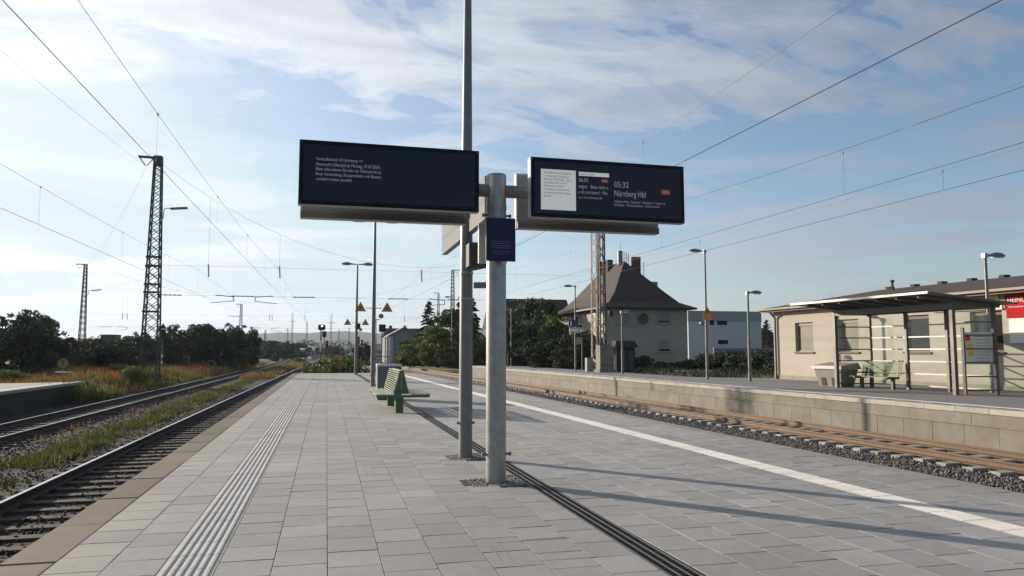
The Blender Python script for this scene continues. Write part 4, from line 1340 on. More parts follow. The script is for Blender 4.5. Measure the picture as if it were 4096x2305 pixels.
# number 1 sign, name sign, loudspeaker and info board on the fourth lamp
a = P(2288, 1294, 52.1)
t = tag(empty('number_sign', (a.x, 52.1, a.z)), 'dark blue sign with a white 1 on the right platform', 'sign')
MB().bev(-.28, .26, -.04, .04, -.24, .24, .02).build('panel', M['navy'], t)
lettering('1', M['white_paint'], t, (-.14, -.045, -.18), (1, 0, 0), .11, .36)
a = P(2300, 1321, 52.0)
t = tag(empty('station_sign', (a.x, 52.0, a.z)), 'pale station name sign under the number 1 sign', 'sign')
MB().bev(-.42, .42, -.04, .04, -.20, .20, .02).build('panel', M['housing_light'], t)
MB().box(-.40, .20, -.046, -.041, -.10, .08).build('name_field', M['white_paint'], t)
a = P(2286, 1337, 52.0); speaker((a.x, 52, a.z), 'pale loudspeaker hanging below the right platform name sign', -1)
a = P(2316, 1364, 52.6)
t = tag(empty('info_board', (a.x, 52.6, P1_TOP)), 'brown-grey info board on two thin legs on the right platform', 'info board')
MB().bev(-.26, .26, -.03, .03, a.z - P1_TOP - .26, a.z - P1_TOP + .26, .01).build('board', M['window_trim'], t)
MB().tube((.24, .04, -.05), (.24, .04, a.z - P1_TOP), .028, n=8).build('leg', M['galv'], t)
MB().tube((-.24, .04, -.05), (-.24, .04, a.z - P1_TOP), .028, n=8).build('leg', M['galv'], t)
t = tag(empty('cabinet', (P(2356, 1480, 50).x, 50.0, P1_TOP)), 'small grey cabinet left of the pale lattice mast', 'cabinet')
MB().bev(-.22, .22, -.2, .2, 0, .98, .02).build('body', M['galv_dark'], t)
MB().box(-.20, .20, -.212, -.202, .05, .92).build('door', M['housing'], t)
# dark shelter hut beyond the platform
a = P(2462, 1480, 50); b_ = P(2545, 1480, 50)
t = tag(empty('hut', ((a.x + b_.x) / 2, 50.6, P1_TOP - .06)), 'low dark wooden hut with overhanging roof beside the concrete block', 'hut')
wd = (b_.x - a.x) / 2
MB().box(-wd * .9, wd * .9, -.6, .8, 0, 1.75).build('wall', M['hut_dark'], t)
MB().hexa([(-wd * 1.12, -.9, 1.76), (wd * 1.12, -.9, 1.76), (wd * 1.12, 1.15, 1.76), (-wd * 1.12, 1.15, 1.76)], [(-wd * .95, -.7, 2.25), (wd * .8, -.7, 2.25), (wd * .8, .7, 2.25), (-wd * .95, .7, 2.25)]).build('roof', M['roof_brown'], t)
for q in (-.45, .25):
    MB().box(wd * q, wd * q + wd * .5, -.63, -.603, .1, 1.55).build('door', M['mast_paint'], t)

# ------------------------------------------------------------------ glass shelter
# local axes: x along the platform toward the camera side, built directly in world coordinates
SO = Vector((19.92, 20.05, P1_TOP)); SL = Vector((-.073, .997, 0)); SD = Vector((.985, -.17, 0))
def S(l, d, z): return SO + SL * l + SD * d + Vector((0, 0, z)) - Vector((19.92, 20.05, P1_TOP))
t = tag(empty('platform_shelter', (19.92, 20.05, P1_TOP)), 'glass platform shelter with grey steel frame and flat roof', 'shelter')
def sbar(l0, d0, z0, l1, d1, z1, wx, wz, name, mat='shelter_steel'):
    return MB().bar(S(l0, d0, z0), S(l1, d1, z1), wx, wz).build(name, M[mat], t)
LN, DP = 5.3, 1.42
for l in (0, LN):
    sbar(l, 0, -.05, l, 0, 2.92, .13, .13, 'post')
for l in (0, 1.77, 3.53, LN):
    sbar(l, DP, -.05, l, DP, 2.95, .11, .11, 'post')
sbar(.02, .35, -.05, .02, .35, 2.2, .06, .10, 'post')
sbar(-.1, 0, 2.92, LN + .1, 0, 2.92, .10, .20, 'beam')
sbar(-.1, DP, 2.92, LN + .1, DP, 2.92, .10, .16, 'beam')
sbar(0, 0.07, 2.92, 0, DP - .07, 2.92, .09, .16, 'beam')
sbar(LN, 0.07, 2.92, LN, DP - .07, 2.92, .09, .16, 'beam')
# roof: slender slab rising toward the track, light front edge
def rz(d): return 3.28 - .115 * (d + 1.2)
rf = MB()
l0, l1, d0, d1 = -.55, 6.05, -1.25, 1.75
rf.hexa([S(l0, d0, rz(d0)), S(l0, d1, rz(d1)), S(l1, d1, rz(d1)), S(l1, d0, rz(d0))], [S(l0, d0, rz(d0) + .05), S(l0, d1, rz(d1) + .05), S(l1, d1, rz(d1) + .05), S(l1, d0, rz(d0) + .05)])
roof_o = rf.build('roof', M['shelter_steel'], t)
m = MB().bar(S(l0, d0 - .03, rz(d0) + .025), S(l1, d0 - .03, rz(d0) + .025), .05, .075)
m.build('front_trim', M['shelter_light'], roof_o)
for k in range(7):
    l = .0 + k * .88
    MB().bar(S(l, d0 + .1, rz(d0 + .1) - .05), S(l, d1 - .1, rz(d1 - .1) - .05), .06, .09).build('rafter', M['shelter_steel'], roof_o)
for k in range(6):
    l = .44 + k * .88
    MB().bar(S(l - .18, -.55, rz(-.55) - .012), S(l + .18, -.55, rz(-.55) - .012), .16, .02).build('light_panel', M['shelter_light'], roof_o)
# glass bays: rear three bays, two side bays, with horizontal rails and light bands
def bay(la, da, lb, db, bands):
    z0, z1 = .18, 2.72
    n = Vector((0, 0, 0))
    a_, b2 = S(la, da, 0), S(lb, db, 0)
    d = (b2 - a_).normalized()
    p0, p1 = a_ + d * .07, b2 - d * .07
    m = MB()
    s = Vector((d.y, -d.x, 0)) * .006
    z = lambda q: Vector((0, 0, q))
    m.hexa([p0 - s + z(z0), p0 + s + z(z0), p1 + s + z(z0), p1 - s + z(z0)], [p0 - s + z(z1), p0 + s + z(z1), p1 + s + z(z1), p1 - s + z(z1)])
    m.build('pane', M['shelter_glass'], t)
    zs = [.16, .60, 1.05, 1.50, 1.95, 2.38]
    for k, q in enumerate(zs):
        MB().bar(p0 + z(q), p1 + z(q), .035, .045).build('rail', M['shelter_light' if bands else 'shelter_steel'], t)
bay(0, DP, 1.77, DP, True); bay(1.77, DP, 3.53, DP, True); bay(3.53, DP, LN, DP, True)
bay(LN, 0, LN, DP, False); bay(0, .35, 0, DP, False)
# timetable case in the near end bay
m = MB().bar(S(.03, .40, 1.52), S(.03, 1.32, 1.52), .05, 1.05)
m.build('timetable_case', M['sheet_white'], t)
for q, z_ in ((.50, 1.35), (.50, 1.60)):
    MB().bar(S(-.005, q, z_), S(-.005, q + .17, z_), .012, .17).build('yellow_notice', M['sheet_yellow'], t)
for k in range(9):
    MB().bar(S(-.005, .74, 1.10 + k * .10), S(-.005, 1.26, 1.10 + k * .10), .010, .012).build('timetable_line', M['galv_dark'], t)
t2 = tag(empty('button_disc', tuple(S(.0, .41, 1.82) + SO - Vector((0, 0, 0)))), 'small red round sign on the near shelter post', 'sign')
t2.location = SO + SL * -.06 + SD * .42 + Vector((0, 0, 1.86))
MB().bev(-.09, .09, -.03, .02, -.08, .08, .03).build('disc', M['sign_red'], t2)
MB().box(-.05, .05, -.034, -.031, -.012, .012).build('mark', M['white_paint'], t2)

# bench inside the shelter
bo = SO + SL * 3.40 + SD * .72
t = tag(empty('bench', tuple(bo), math.atan2(SL.x, -SL.y) + math.pi), 'green slatted bench inside the glass shelter', 'bench')
t.rotation_euler.z = math.atan2(-SL.x, SL.y)
for yy in (.12, 1.65):
    MB().bev(.10, .22, yy, yy + .10, -.02, .44, .01).build('leg', M['bench_green'], t)
    MB().bar((-.22, yy + .05, .41), (.42, yy + .05, .41), .08, .06).build('seat_support', M['bench_green'], t)
    MB().bar((.36, yy + .05, .42), (.50, yy + .05, 1.0), .05, .05).build('back_support', M['bench_green'], t)
sm = MB().bev(-.024, .024, 0, 1.9, 0, .028, .008).mesh('seat_slat', M['bench_slat_no_glare'])
for k in range(9):
    link('seat_slat', sm, t, (-.22 + k * .066, 0, .445))
sm = MB().bev(-.015, .015, 0, 1.9, 0, .034, .008).mesh('back_slat', M['bench_slat_no_glare'])
for k in range(10):
    link('back_slat', sm, t, (.355 + .013 * k, 0, .50 + k * .055))

# grit bin next to the shelter
t = tag(empty('grit_bin', (20.15, 26.2, P1_TOP), .05), 'grey plastic grit bin with slanted lid left of the shelter', 'grit bin')
MB().hexa([(-.30, -.62, 0), (.30, -.62, 0), (.30, .62, 0), (-.30, .62, 0)], [(-.42, -.78, .70), (.42, -.78, .70), (.42, .78, .70), (-.42, .78, .70)]).build('body', M['bin_grey'], t)
MB().hexa([(-.50, -.88, .71), (.50, -.88, .71), (.50, .88, .71), (-.50, .88, .71)], [(-.47, -.85, .84), (.40, -.80, .97), (.40, .80, .97), (-.47, .85, .84)]).build('lid', M['bin_lid'], t)
for yy in (-.30, .30):
    MB().hexa([(-.322, yy - .14, .03), (-.29, yy - .14, .03), (-.29, yy + .14, .03), (-.322, yy + .14, .03)], [(-.385, yy - .12, .36), (-.30, yy - .12, .36), (-.30, yy + .12, .36), (-.385, yy + .12, .36)]).build('chute', M['black'], t)

# ------------------------------------------------------------------ yellow station building
FX0, FY0, FS = 22.9, 34.6, 0.066
def Fp(y, off, z): return (FX0 + FS * (FY0 - y) + off, y + FS * off, z)
EAVE = 3.72
t = tag(empty('station_building', (FX0, FY0, -.1)), 'long pale yellow station building with low brown hipped roof', 'building')
TO = Vector((FX0, FY0, -.1))
def L(y, off, z): return tuple(Vector(Fp(y, off, z)) - TO)
def fbox(m, y0, y1, o0, o1, z0, z1, mi=0):
    return m.hexa([L(y1, o0, z0), L(y0, o0, z0), L(y0, o1, z0), L(y1, o1, z0)][::1], [L(y1, o0, z1), L(y0, o0, z1), L(y0, o1, z1), L(y1, o1, z1)], mi)
YN, YF = 6.0, 34.6
wins = [(32.9, 31.6, 1.60, 3.05, 'pane_dusty'), (29.9, 28.65, 1.60, 3.08, 'pane_dusty'), (26.1, 24.85, 1.60, 3.10, 'pane_dark'), (23.0, 21.7, 1.60, 3.10, 'pane_dark'), (18.5, 17.2, 1.60, 3.1, 'pane_dark'), (14.5, 13.2, 1.60, 3.1, 'pane_dark')]
wm = MB()
ycur = YF
for (ya, yb, z0, z1, pm) in wins:
    fbox(wm, yb if False else ya, ycur, 0, .30, .10, EAVE)
    fbox(wm, yb, ya, 0, .30, .10, z0)
    fbox(wm, yb, ya, 0, .30, z1, EAVE)
    ycur = yb
fbox(wm, YN, ycur, 0, .30, .10, EAVE)
fbox(wm, YF - .3, YF - .001, .301, 9.0, .10, EAVE)
fbox(wm, YN, YN + .3, .301, 9.0, .10, EAVE)
fbox(wm, YN, YF, 9.0, 9.3, .10, EAVE)
wm.build('wall', M['plaster_yellow'], t)
fbox(MB(), YN, YF - .02, -.03, .28, -.3, .38).build('plinth', M['plinth'], t)
for (ya, yb, z0, z1, pm) in wins:
    wo = fbox(MB(), yb + .01, ya - .01, .16, .20, z0 + .01, z1 - .01).build('window', M[pm], t)
    fr = MB()
    fbox(fr, yb + .005, ya - .005, .12, .22, z1 - .16, z1 - .002); fbox(fr, yb + .005, ya - .005, .12, .22, z0 + .002, z0 + .06)
    fbox(fr, yb + .005, yb + .06, .121, .219, z0 + .06, z1 - .16); fbox(fr, ya - .06, ya - .005, .121, .219, z0 + .06, z1 - .16)
    fr.build('frame', M['window_brown' if pm == 'pane_dark' else 'window_trim'], wo)
    fbox(MB(), yb - .06, ya + .06, -.07, .14, z0 - .09, z0 - .01).build('sill', M['window_brown'], wo)
# roof
RZ = 4.78
rfm = MB()
o0, o1 = -.55, 9.85
A = [L(YF + .5, o0, EAVE + .12), L(YN - .5, o0, EAVE + .12), L(YN - .5, o1, EAVE + .12), L(YF + .5, o1, EAVE + .12)]
B0, B1 = L(YF - 2.6, 4.65, RZ), L(YN + 3, 4.65, RZ)
rfm.poly([A[0], A[1], B1, B0]).poly([A[2], A[3], B0, B1]).poly([A[1], A[2], B1]).poly([A[3], A[0], B0])
A2 = [tuple(Vector(p) - Vector((0, 0, .10))) for p in A]
for i in range(4):
    rfm.quad(A[i], A2[i], A2[(i + 1) % 4], A[(i + 1) % 4])
rfm.poly(A2)
ro = rfm.build('roof', M['roof_grey'], t)
k = 0
yy = YF - 3.2
while yy > YN + 3:
    c = Vector(L(yy, 4.65, RZ))
    MB().box(c.x - .16, c.x + .16, c.y - .14, c.y + .14, c.z - .03, c.z + .10).build('ridge_vent', M['roof_grey'], ro)
    yy -= 1.55
c = Vector(L(30.2, 3.6, RZ - .25))
MB().tube(c, c + Vector((0, 0, .45)), .06, n=10).tube(c + Vector((0, 0, .45)), c + Vector((0, 0, .56)), .10, n=10).build('vent_pipe', M['mast_paint'], ro, True)
g = MB()
g.bar(L(YF + .5, o0 - .05, EAVE + .07), L(YN - .5, o0 - .05, EAVE + .07), .12, .09)
g.build('gutter', M['fascia'], t)
g = MB()
fbox(g, YN - .4, YF + .4, -.50, -.001, EAVE - .06, EAVE + .015)
g.build('soffit', M['gutter'], t)
MB().path([L(YF - .25, -.45, EAVE), L(YF - .25, -.09, EAVE - .35), L(YF - .25, -.09, .1)], .055, 10).build('downpipe', M['gutter'], t, True)
# signs on the facade
def wall_sign(name, ya, yb, z0, z1, mat, label, out=.06):
    s = tag(empty(name, Fp((ya + yb) / 2, -out, z0)), label, 'sign')
    so_ = Vector(s.location)
    m = MB()
    def q(y, o, z): return tuple(Vector(Fp(y, o, z)) - so_)
    m.hexa([q(ya, -out, z0), q(yb, -out, z0), q(yb, -.005, z0), q(ya, -.005, z0)], [q(ya, -out, z1), q(yb, -out, z1), q(yb, -.005, z1), q(ya, -.005, z1)])
    m.build('panel', M[mat], s)
    return s, q
wr_ = Vector((FS, -1, 0)).normalized()
s, q = wall_sign('wall_sign', 21.48, 19.6, 2.80, 3.66, 'sign_red', 'red sign with white letters at the right picture edge')
lettering('HEINLOTH', M['white_paint'], s, q(21.40, -.07, 3.36), wr_, 1.12, .16)
lettering('Versicherungen', M['white_paint'], s, q(21.40, -.07, 3.16), wr_, .95, .075)
s, q = wall_sign('wall_poster', 21.40, 19.9, 1.90, 2.78, 'sheet_white', 'white poster hanging below the red sign')
s, q = wall_sign('wall_sign', 22.15, 21.75, 3.32, 3.66, 'sign_lime', 'yellow-green sign left of the red sign')
MB().poly([q(21.86, -.07, 3.34), q(21.76, -.07, 3.64), q(21.76, -.07, 3.34)]).build('wedge', M['white_paint'], s)
s, q = wall_sign('wall_sign', 21.72, 21.52, 3.16, 3.60, 'plinth', 'narrow grey sign squeezed against the red sign', .05)
s, q = wall_sign('wall_sign', 24.55, 22.3, 3.14, 3.34, 'sign_dark', 'dark lettered sign strip above the shelter roof line')
for k in range(7):
    MB().poly([q(24.35 - k * .28, -.07, 3.18), q(24.20 - k * .28, -.07, 3.18), q(24.22 - k * .28, -.07, 3.30), q(24.33 - k * .28, -.07, 3.30)]).build('letter_block', M['white_paint'], s)
s, q = wall_sign('wall_sign', 22.05, 21.62, 3.12, 3.30, 'sheet_white', 'small white sign under the yellow-green sign', .075)

# ------------------------------------------------------------------ house with hipped roof
HY0, HY1, HX0, HX1, HB, HE = 68.0, 84.0, 26.5, 35.2, .1, 5.95
t = tag(empty('house', (HX0, HY0, HB)), 'two-storey grey-beige house with steep dark bell-cast hipped roof', 'house')
W_, D_ = HX1 - HX0, HY1 - HY0
EH = HE - HB
m = MB().box(0, W_, 0, D_, -.3, EH)
m.build('wall', M['plaster_grey'], t)
def house_window(px0, px1, pz0, pz1, shut):
    fr = MB()
    e = .16
    for (a0, a1, b0, b1) in ((px0 - e, px1 + e, pz1, pz1 + e), (px0 - e, px0, pz0, pz1), (px1, px1 + e, pz0, pz1)):
        fr.box(a0, a1, -.05, -.002, b0, b1)
    wo = fr.build('window', M['window_trim'], t)
    MB().box(px0 - .28, px1 + .28, -.16, -.002, pz0 - .13, pz0 - .002).build('sill', M['window_trim'], wo)
    MB().box(px0 + .002, px1 - .002, -.02, -.003, pz0, pz1 - .001).build('pane', M['pane_dark'], wo)
    zs = pz1 - (pz1 - pz0) * shut
    MB().box(px0 + .004, px1 - .004, -.04, -.021, zs, pz1 - .002).build('shutter', M['shutter'], wo)
for (u0, u1, v0, v1, sh) in ((2472, 2518, 1250, 1295, .98), (2632, 2676, 1250, 1290, .85), (2476, 2520, 1368, 1410, .6), (2636, 2678, 1363, 1405, .80)):
    a, b_ = P(u0, v0, HY0), P(u1, v1, HY0)
    house_window(a.x - HX0, b_.x - HX0, b_.z - HB, a.z - HB, sh)
for (y0, z0) in ((3.0, 3.9), (8.0, 3.9), (3.0, .9), (8, .9), (12.5, 3.9)):
    m = MB().box(-.05, -.003, y0 - .15, y0 + 1.25, z0 + 1.4, z0 + 1.65)
    wo = m.build('window', M['blind_white'], t)
    MB().box(-.03, -.004, y0, y0 + 1.1, z0, z0 + 1.39).build('pane', M['pane_dusty'], wo)
    MB().box(-.06, -.003, y0 - .15, y0 - .01, z0, z0 + 1.39).build('frame', M['blind_white'], wo)
# bell-cast roof
ov = .75
lv = [(-ov, 0.0), (.55, .60), (1.55, 1.65)]
zr = 11.3 - HE
ridge = (Vector((W_ / 2, 5.6, EH + zr)), Vector((W_ / 2, D_ - 5.0, EH + zr)))
m = MB()
loops = []
for (ins_, dz) in lv:
    loops.append([(ins_, ins_, EH + dz), (W_ - ins_, ins_, EH + dz), (W_ - ins_, D_ - ins_, EH + dz), (ins_, D_ - ins_, EH + dz)])
for l0_, l1_ in zip(loops[:-1], loops[1:]):
    for i in range(4):
        m.quad(l0_[i], l0_[(i + 1) % 4], l1_[(i + 1) % 4], l1_[i])
c = loops[-1]
m.poly([c[0], c[1], ridge[0]]); m.poly([c[1], c[2], ridge[1], ridge[0]]); m.poly([c[2], c[3], ridge[1]]); m.poly([c[3], c[0], ridge[0], ridge[1]])
b0 = [(x, y, z - .14) for x, y, z in loops[0]]
for i in range(4):
    m.quad(loops[0][i], b0[i], b0[(i + 1) % 4], loops[0][(i + 1) % 4])
m.poly(b0)
ro = m.build('roof', M['roof_brown'], t)
for (x, y, w2, z0, z1, mt) in ((W_ / 2 + 1.15, 5.2, .40, EH + 3.7, EH + 5.75, 'brick_red'), (W_ / 2, 12.0, .42, EH + 4.4, EH + 6.0, 'hut_dark'), (W_ / 2 - .4, 9.0, .30, EH + 4.4, EH + 5.85, 'hut_dark'), (W_ - 1.3, 6.0, .8, EH + 1.2, EH + 3.2, 'galv_dark')):
    co_ = MB().box(x - w2, x + w2, y - .35, y + .35, z0, z1).build('chimney', M[mt], ro)
MB().bar((-ov - .06, -ov, EH - .08), (-ov - .06, D_ + ov, EH - .08), .12, .12).build('gutter', M['fascia'], ro)
MB().tube((W_ / 2 - .25, 6.2, EH + 5.0), (W_ / 2 - .25, 6.2, EH + 6.5), .28, n=12).build('antenna_drum', M['galv_dark'], ro, True)
m = MB()
for q in (.35, .62, .85):
    m.tube((W_ / 2 + q - .1, 6.3, EH + 5.0), (W_ / 2 + q - .1, 6.3, EH + 6.6 - q * .4), .05, n=8)
m.tube((W_ / 2 - .2, 6.2, EH + 6.4), (W_ / 2 - .2, 6.2, EH + 7.5), .03, n=6)
m.build('antenna', M['galv_dark'], ro)
MB().tube((W_ - 2.4, 5.0, EH + 2.0), (W_ - 2.4, 5.0, EH + 5.2), .03, n=6).build('aerial_pole', M['galv_dark'], ro)
a = P(2576, 1274, HY0 - .4)
s = tag(empty('satellite_dish', (a.x, HY0 - .4, a.z)), 'round dark satellite dish on the front wall of the house', 'satellite dish')
m = MB(); n = 20
for q, (rr_, dd) in enumerate(((.02, .12), (.28, .09), (.50, .0), (.52, .02))):
    for k in range(n):
        an = 2 * math.pi * k / n
        m.v.append((rr_ * math.cos(an), dd, rr_ * math.sin(an)))
for q in range(3):
    for k in range(n):
        j = (k + 1) % n
        m.f.append((q * n + k, q * n + j, (q + 1) * n + j, (q + 1) * n + k)); m.m.append(0)
m.build('dish', M['dish'], s, True)
MB().bar((0, .12, 0), (0, .40, 0), .05).bar((0, .0, -.5), (0, -.35, -.1), .03).build('mount', M['dish'], s)

# ------------------------------------------------------------------ other buildings on the right
a, b_ = P(2752, 1243, 100), P(3043, 1242, 100)
t = tag(empty('white_block', (a.x, 100, 0)), 'white flat-roofed block with grey top band behind the house', 'building')
w2 = b_.x - a.x
MB().box(0, w2, 0, 12, 0, 6.1).build('wall', M['plaster_white'], t)
MB().box(-.05, w2 + .05, -.05, 12.05, 6.101, a.z).build('roof_band', M['band_grey'], t)
for (u0, u1, v0, v1) in ((2868, 2908, 1283, 1301), (2838, 2856, 1280, 1301), (2872, 2912, 1360, 1377)):
    p, q_ = P(u0, v0, 100), P(u1, v1, 100)
    wo = MB().box(p.x - a.x - .08, q_.x - a.x + .08, -.03, -.002, q_.z - .08, p.z + .08).build('window', M['window_frame'], t)
    MB().box(p.x - a.x, q_.x - a.x, -.05, -.031, q_.z, p.z).build('pane', M['pane_dark'], wo)
a, b_ = P(2856, 1395, 92), P(3100, 1395, 92)
t = tag(empty('garden_wall', (a.x, 92, 0)), 'low grey garden wall in front of the white block', 'wall')
MB().box(0, b_.x - a.x, 0, .25, -.2, a.z).build('wall', M['plaster_cool'], t)
MB().box(-.05, b_.x - a.x + .05, -.05, .30, a.z + .002, a.z + .09).build('coping', M['cap_concrete'], t)
a, b_ = P(3044, 1310, 125), P(3098, 1310, 125)
t = tag(empty('red_house', (a.x, 125, 0)), 'small red-brown house between the white block and station building', 'house')
w2 = b_.x - a.x + 1.5
MB().box(0, w2, 0, 8, 0, 3.6).build('wall', M['hall_wall'], t)
MB().hexa([(-.3, -.4, 3.61), (w2 + .3, -.4, 3.61), (w2 + .3, 8.4, 3.61), (-.3, 8.4, 3.61)], [(.8, 3.8, 6.2), (w2 - .8, 3.8, 6.2), (w2 - .8, 4.2, 6.2), (.8, 4.2, 6.2)]).build('roof', M['brick_red'], t)
# dark-roofed building peeking over the bushes behind the thick pole
a, b_ = P(2020, 1210, 98), P(2235, 1222, 98)
t = tag(empty('long_house', (a.x - 1, 98, 0)), 'long low house with dark roof behind the right-hand bushes', 'house')
w2 = b_.x - a.x + 3
MB().box(0, w2, 0, 8, -.1, 5.0).build('wall', M['hall_wall'], t)
MB().hexa([(-.4, -.5, 5.0), (w2 + .4, -.5, 5.0), (w2 + .4, 8.5, 5.0), (-.4, 8.5, 5.0)], [(-.4, 3.9, a.z + .8), (w2 + .4, 3.9, a.z + .8), (w2 + .4, 4.1, a.z + .8), (-.4, 4.1, a.z + .8)]).build('roof', M['roof_brown'], t)
# gabled grey house left of the conifers
y = 140.0
a, b_ = P(1559, 1342, y), P(1675, 1342, y)
t = tag(empty('gable_house', (a.x, y, -.6)), 'grey gabled railway house with round attic window near the conifers', 'house')
w2 = b_.x - a.x; eh = a.z + .6; rh = P(1617, 1312, y).z + .6
m = MB()
m.poly([(0, 0, 0), (w2, 0, 0), (w2, 0, eh), (w2 / 2, 0, rh), (0, 0, eh)]); m.poly([(0, 9, eh), (w2 / 2, 9, rh), (w2, 9, eh), (w2, 9, 0), (0, 9, 0)])
m.quad((0, 9, 0), (0, 0, 0), (0, 0, eh), (0, 9, eh)).quad((w2, 0, 0), (w2, 9, 0), (w2, 9, eh), (w2, 0, eh))
m.build('wall', M['plaster_cool'], t)
m = MB()
for s in (0, 1):
    x0 = -.35 if s == 0 else w2 + .35
    m.hexa([(x0, -.4, eh - .2), (w2 / 2, -.4, rh + .03), (w2 / 2, 9.4, rh + .03), (x0, 9.4, eh - .2)] if s == 0 else [(w2 / 2, -.4, rh + .03), (x0, -.4, eh - .2), (x0, 9.4, eh - .2), (w2 / 2, 9.4, rh + .03)],
           [(x0, -.4, eh - .02), (w2 / 2, -.4, rh + .22), (w2 / 2, 9.4, rh + .22), (x0, 9.4, eh - .02)] if s == 0 else [(w2 / 2, -.4, rh + .22), (x0, -.4, eh - .02), (x0, 9.4, eh - .02), (w2 / 2, 9.4, rh + .22)])
ro = m.build('roof', M['band_grey'], t)
MB().tube((w2 / 2, -.04, eh + .55), (w2 / 2, -.004, eh + .55), .32, n=18).build('round_window', M['window_frame'], t)
MB().tube((w2 / 2, -.07, eh + .55), (w2 / 2, -.042, eh + .55), .22, n=18).build('round_pane', M['pane_dark'], t)
wo = MB().box(w2 / 2 - 1.0, w2 / 2 + 1.0, -.05, -.003, eh - 2.6, eh - 1.1).build('window', M['window_trim'], t)
for q in range(3):
    MB().box(w2 / 2 - .92 + q * .63, w2 / 2 - .36 + q * .63, -.08, -.052, eh - 2.5, eh - 1.2).build('pane', M['pane_dark'], wo)
MB().box(-.1, w2 + .1, -.18, -.004, eh - 3.15, eh - 2.95).build('string_course', M['window_trim'], t)
for q, mt in ((-.32, 'plaster_white'), (.35, 'plaster_white')):
    MB().box(q - .24, q + .24, -.06, -.003 if q > 0 else .2, -.1, eh - .15).build('corner_pilaster', M[mt], t)
a, b_ = P(1545, 1312, 147), P(1700, 1312, 147)
t = tag(empty('station_wing', (a.x, 150, -.6)), 'long wing with dark roof and chimneys behind the gabled house', 'building')
w2 = b_.x - a.x + 6
MB().box(0, w2, 0, 9, 0, a.z - .9).build('wall', M['plaster_cool'], t)
ro = MB().hexa([(-.5, -.6, a.z - .9), (w2 + .5, -.6, a.z - .9), (w2 + .5, 9.6, a.z - .9), (-.5, 9.6, a.z - .9)], [(.4, 4.2, a.z + .75), (w2 - .4, 4.2, a.z + .75), (w2 - .4, 4.6, a.z + .75), (.4, 4.6, a.z + .75)]).build('roof', M['roof_brown'], t)
for q in (1.4, 4.3):
    MB().box(q - .3, q + .3, 3.6, 4.4, a.z - .2, a.z + 1.3).build('chimney', M['brick_red'], ro)

# far halls and boundary walls
def hall(u0, u1, v0, v1, y, depth, wall, roof, label, gable=False, wn=0):
    a, b_ = P(u0, v0, y), P(u1, v0, y)
    t = tag(empty('hall', (a.x, y, -1)), label, 'hall')
    h = a.z + 1; w2 = b_.x - a.x
    eh = h * (.62 if gable else .86)
    MB().box(0, w2, 0, depth, 0, eh).build('wall', M[wall], t)
    if gable:
        MB().hexa([(-.4, -.4, eh), (w2 + .4, -.4, eh), (w2 + .4, depth + .4, eh), (-.4, depth + .4, eh)], [(-.2, depth * .45, h), (w2 + .2, depth * .45, h), (w2 + .2, depth * .55, h), (-.2, depth * .55, h)]).build('roof', M[roof], t)
    else:
        MB().box(-.4, w2 + .4, -.4, depth + .4, eh + .001, h).build('roof', M[roof], t)
    for k in range(wn):
        x0 = w2 * (k + .25) / wn
        MB().box(x0, x0 + w2 * .5 / wn, -.06, -.002, eh * .35, eh * .7).build('window', M['pane_dark'], t)
    return t
hall(1130, 1260, 1385, 1420, 420, 40, 'hall_wall', 'hall_roof', 'long grey hall left of the white-lit signal', True, 8)
hall(1262, 1345, 1392, 1420, 330, 30, 'brick_red', 'roof_brown', 'dark brick hall behind the white-lit signal', False, 5)
hall(1352, 1400, 1380, 1420, 420, 25, 'hall_wall', 'hall_roof', 'pale gabled hall behind the bush at the platform end', True, 3)
hall(1440, 1545, 1382, 1415, 330, 30, 'hall_wall', 'roof_brown', 'wide low house row right of the farthest lamp mast', True, 6)
hall(1000, 1130, 1408, 1424, 300, 3, 'plaster_white', 'hall_roof', 'low pale wall in front of the far wood', False, 0)
hall(1245, 1300, 1416, 1432, 260, 3, 'plaster_white', 'hall_roof', 'low pale boundary wall behind the red and white mast', False, 0)
hall(1405, 1530, 1414, 1436, 175, 3, 'plaster_white', 'plaster_white', 'bright low wall behind the railing at the platform end', False, 0)
a, b_ = P(402, 1341, 150), P(461, 1341, 150)
t = tag(empty('green_shed', (a.x, 150, -.6)), 'flat dark green shed showing above the left trees', 'shed')
MB().box(0, b_.x - a.x, 0, 4, 0, a.z + .6).build('wall', M['container_green'], t)
MB().box(-.1, b_.x - a.x + .1, -.1, 4.1, a.z + .601, a.z + .72).build('roof', M['mast_paint'], t)
a, b_ = P(362, 1406, 110), P(414, 1400, 110)
t = tag(empty('white_roof_shed', (a.x, 110, -.6)), 'tiny shed with a bright white roof among the left trees', 'shed')
MB().box(0, b_.x - a.x, 0, 2.4, 0, a.z + .45).build('wall', M['hut_dark'], t)
MB().box(-.1, b_.x - a.x + .1, -.1, 2.5, a.z + .451, a.z + .60).build('roof', M['white_paint'], t)

# ================================================================== LEFT SIDE FURNITURE
a = P(252, 1454, 58); disc_sign((a.x, 58, a.z), .40, a.z + .5, 'yellow ring sign with a T on the far left', 'T', 'sign_dim')
a, b_ = P(219, 1488, 57), P(281, 1488, 57)
t = tag(empty('concrete_box', ((a.x + b_.x) / 2, 57.3, -.5)), 'squat concrete box with white top under the yellow ring sign', 'box')
w2 = (b_.x - a.x) / 2
MB().bev(-w2 * .9, w2 * .9, -.25, .25, -.1, a.z + .42, .02).build('body', M['old_concrete'], t)
MB().bev(-w2, w2, -.3, .3, a.z + .421, a.z + .5, .01).build('top', M['white_paint'], t)
a = P(652, 1325, 80)
t = tag(empty('railway_signal', (a.x, 80, -.5)), 'black signal with triangular board on top right of the tall left mast', 'signal')
hz = a.z + .5
MB().box(-.27, .27, -.08, .08, hz - .85, hz + .18).build('head', M['black'], t)
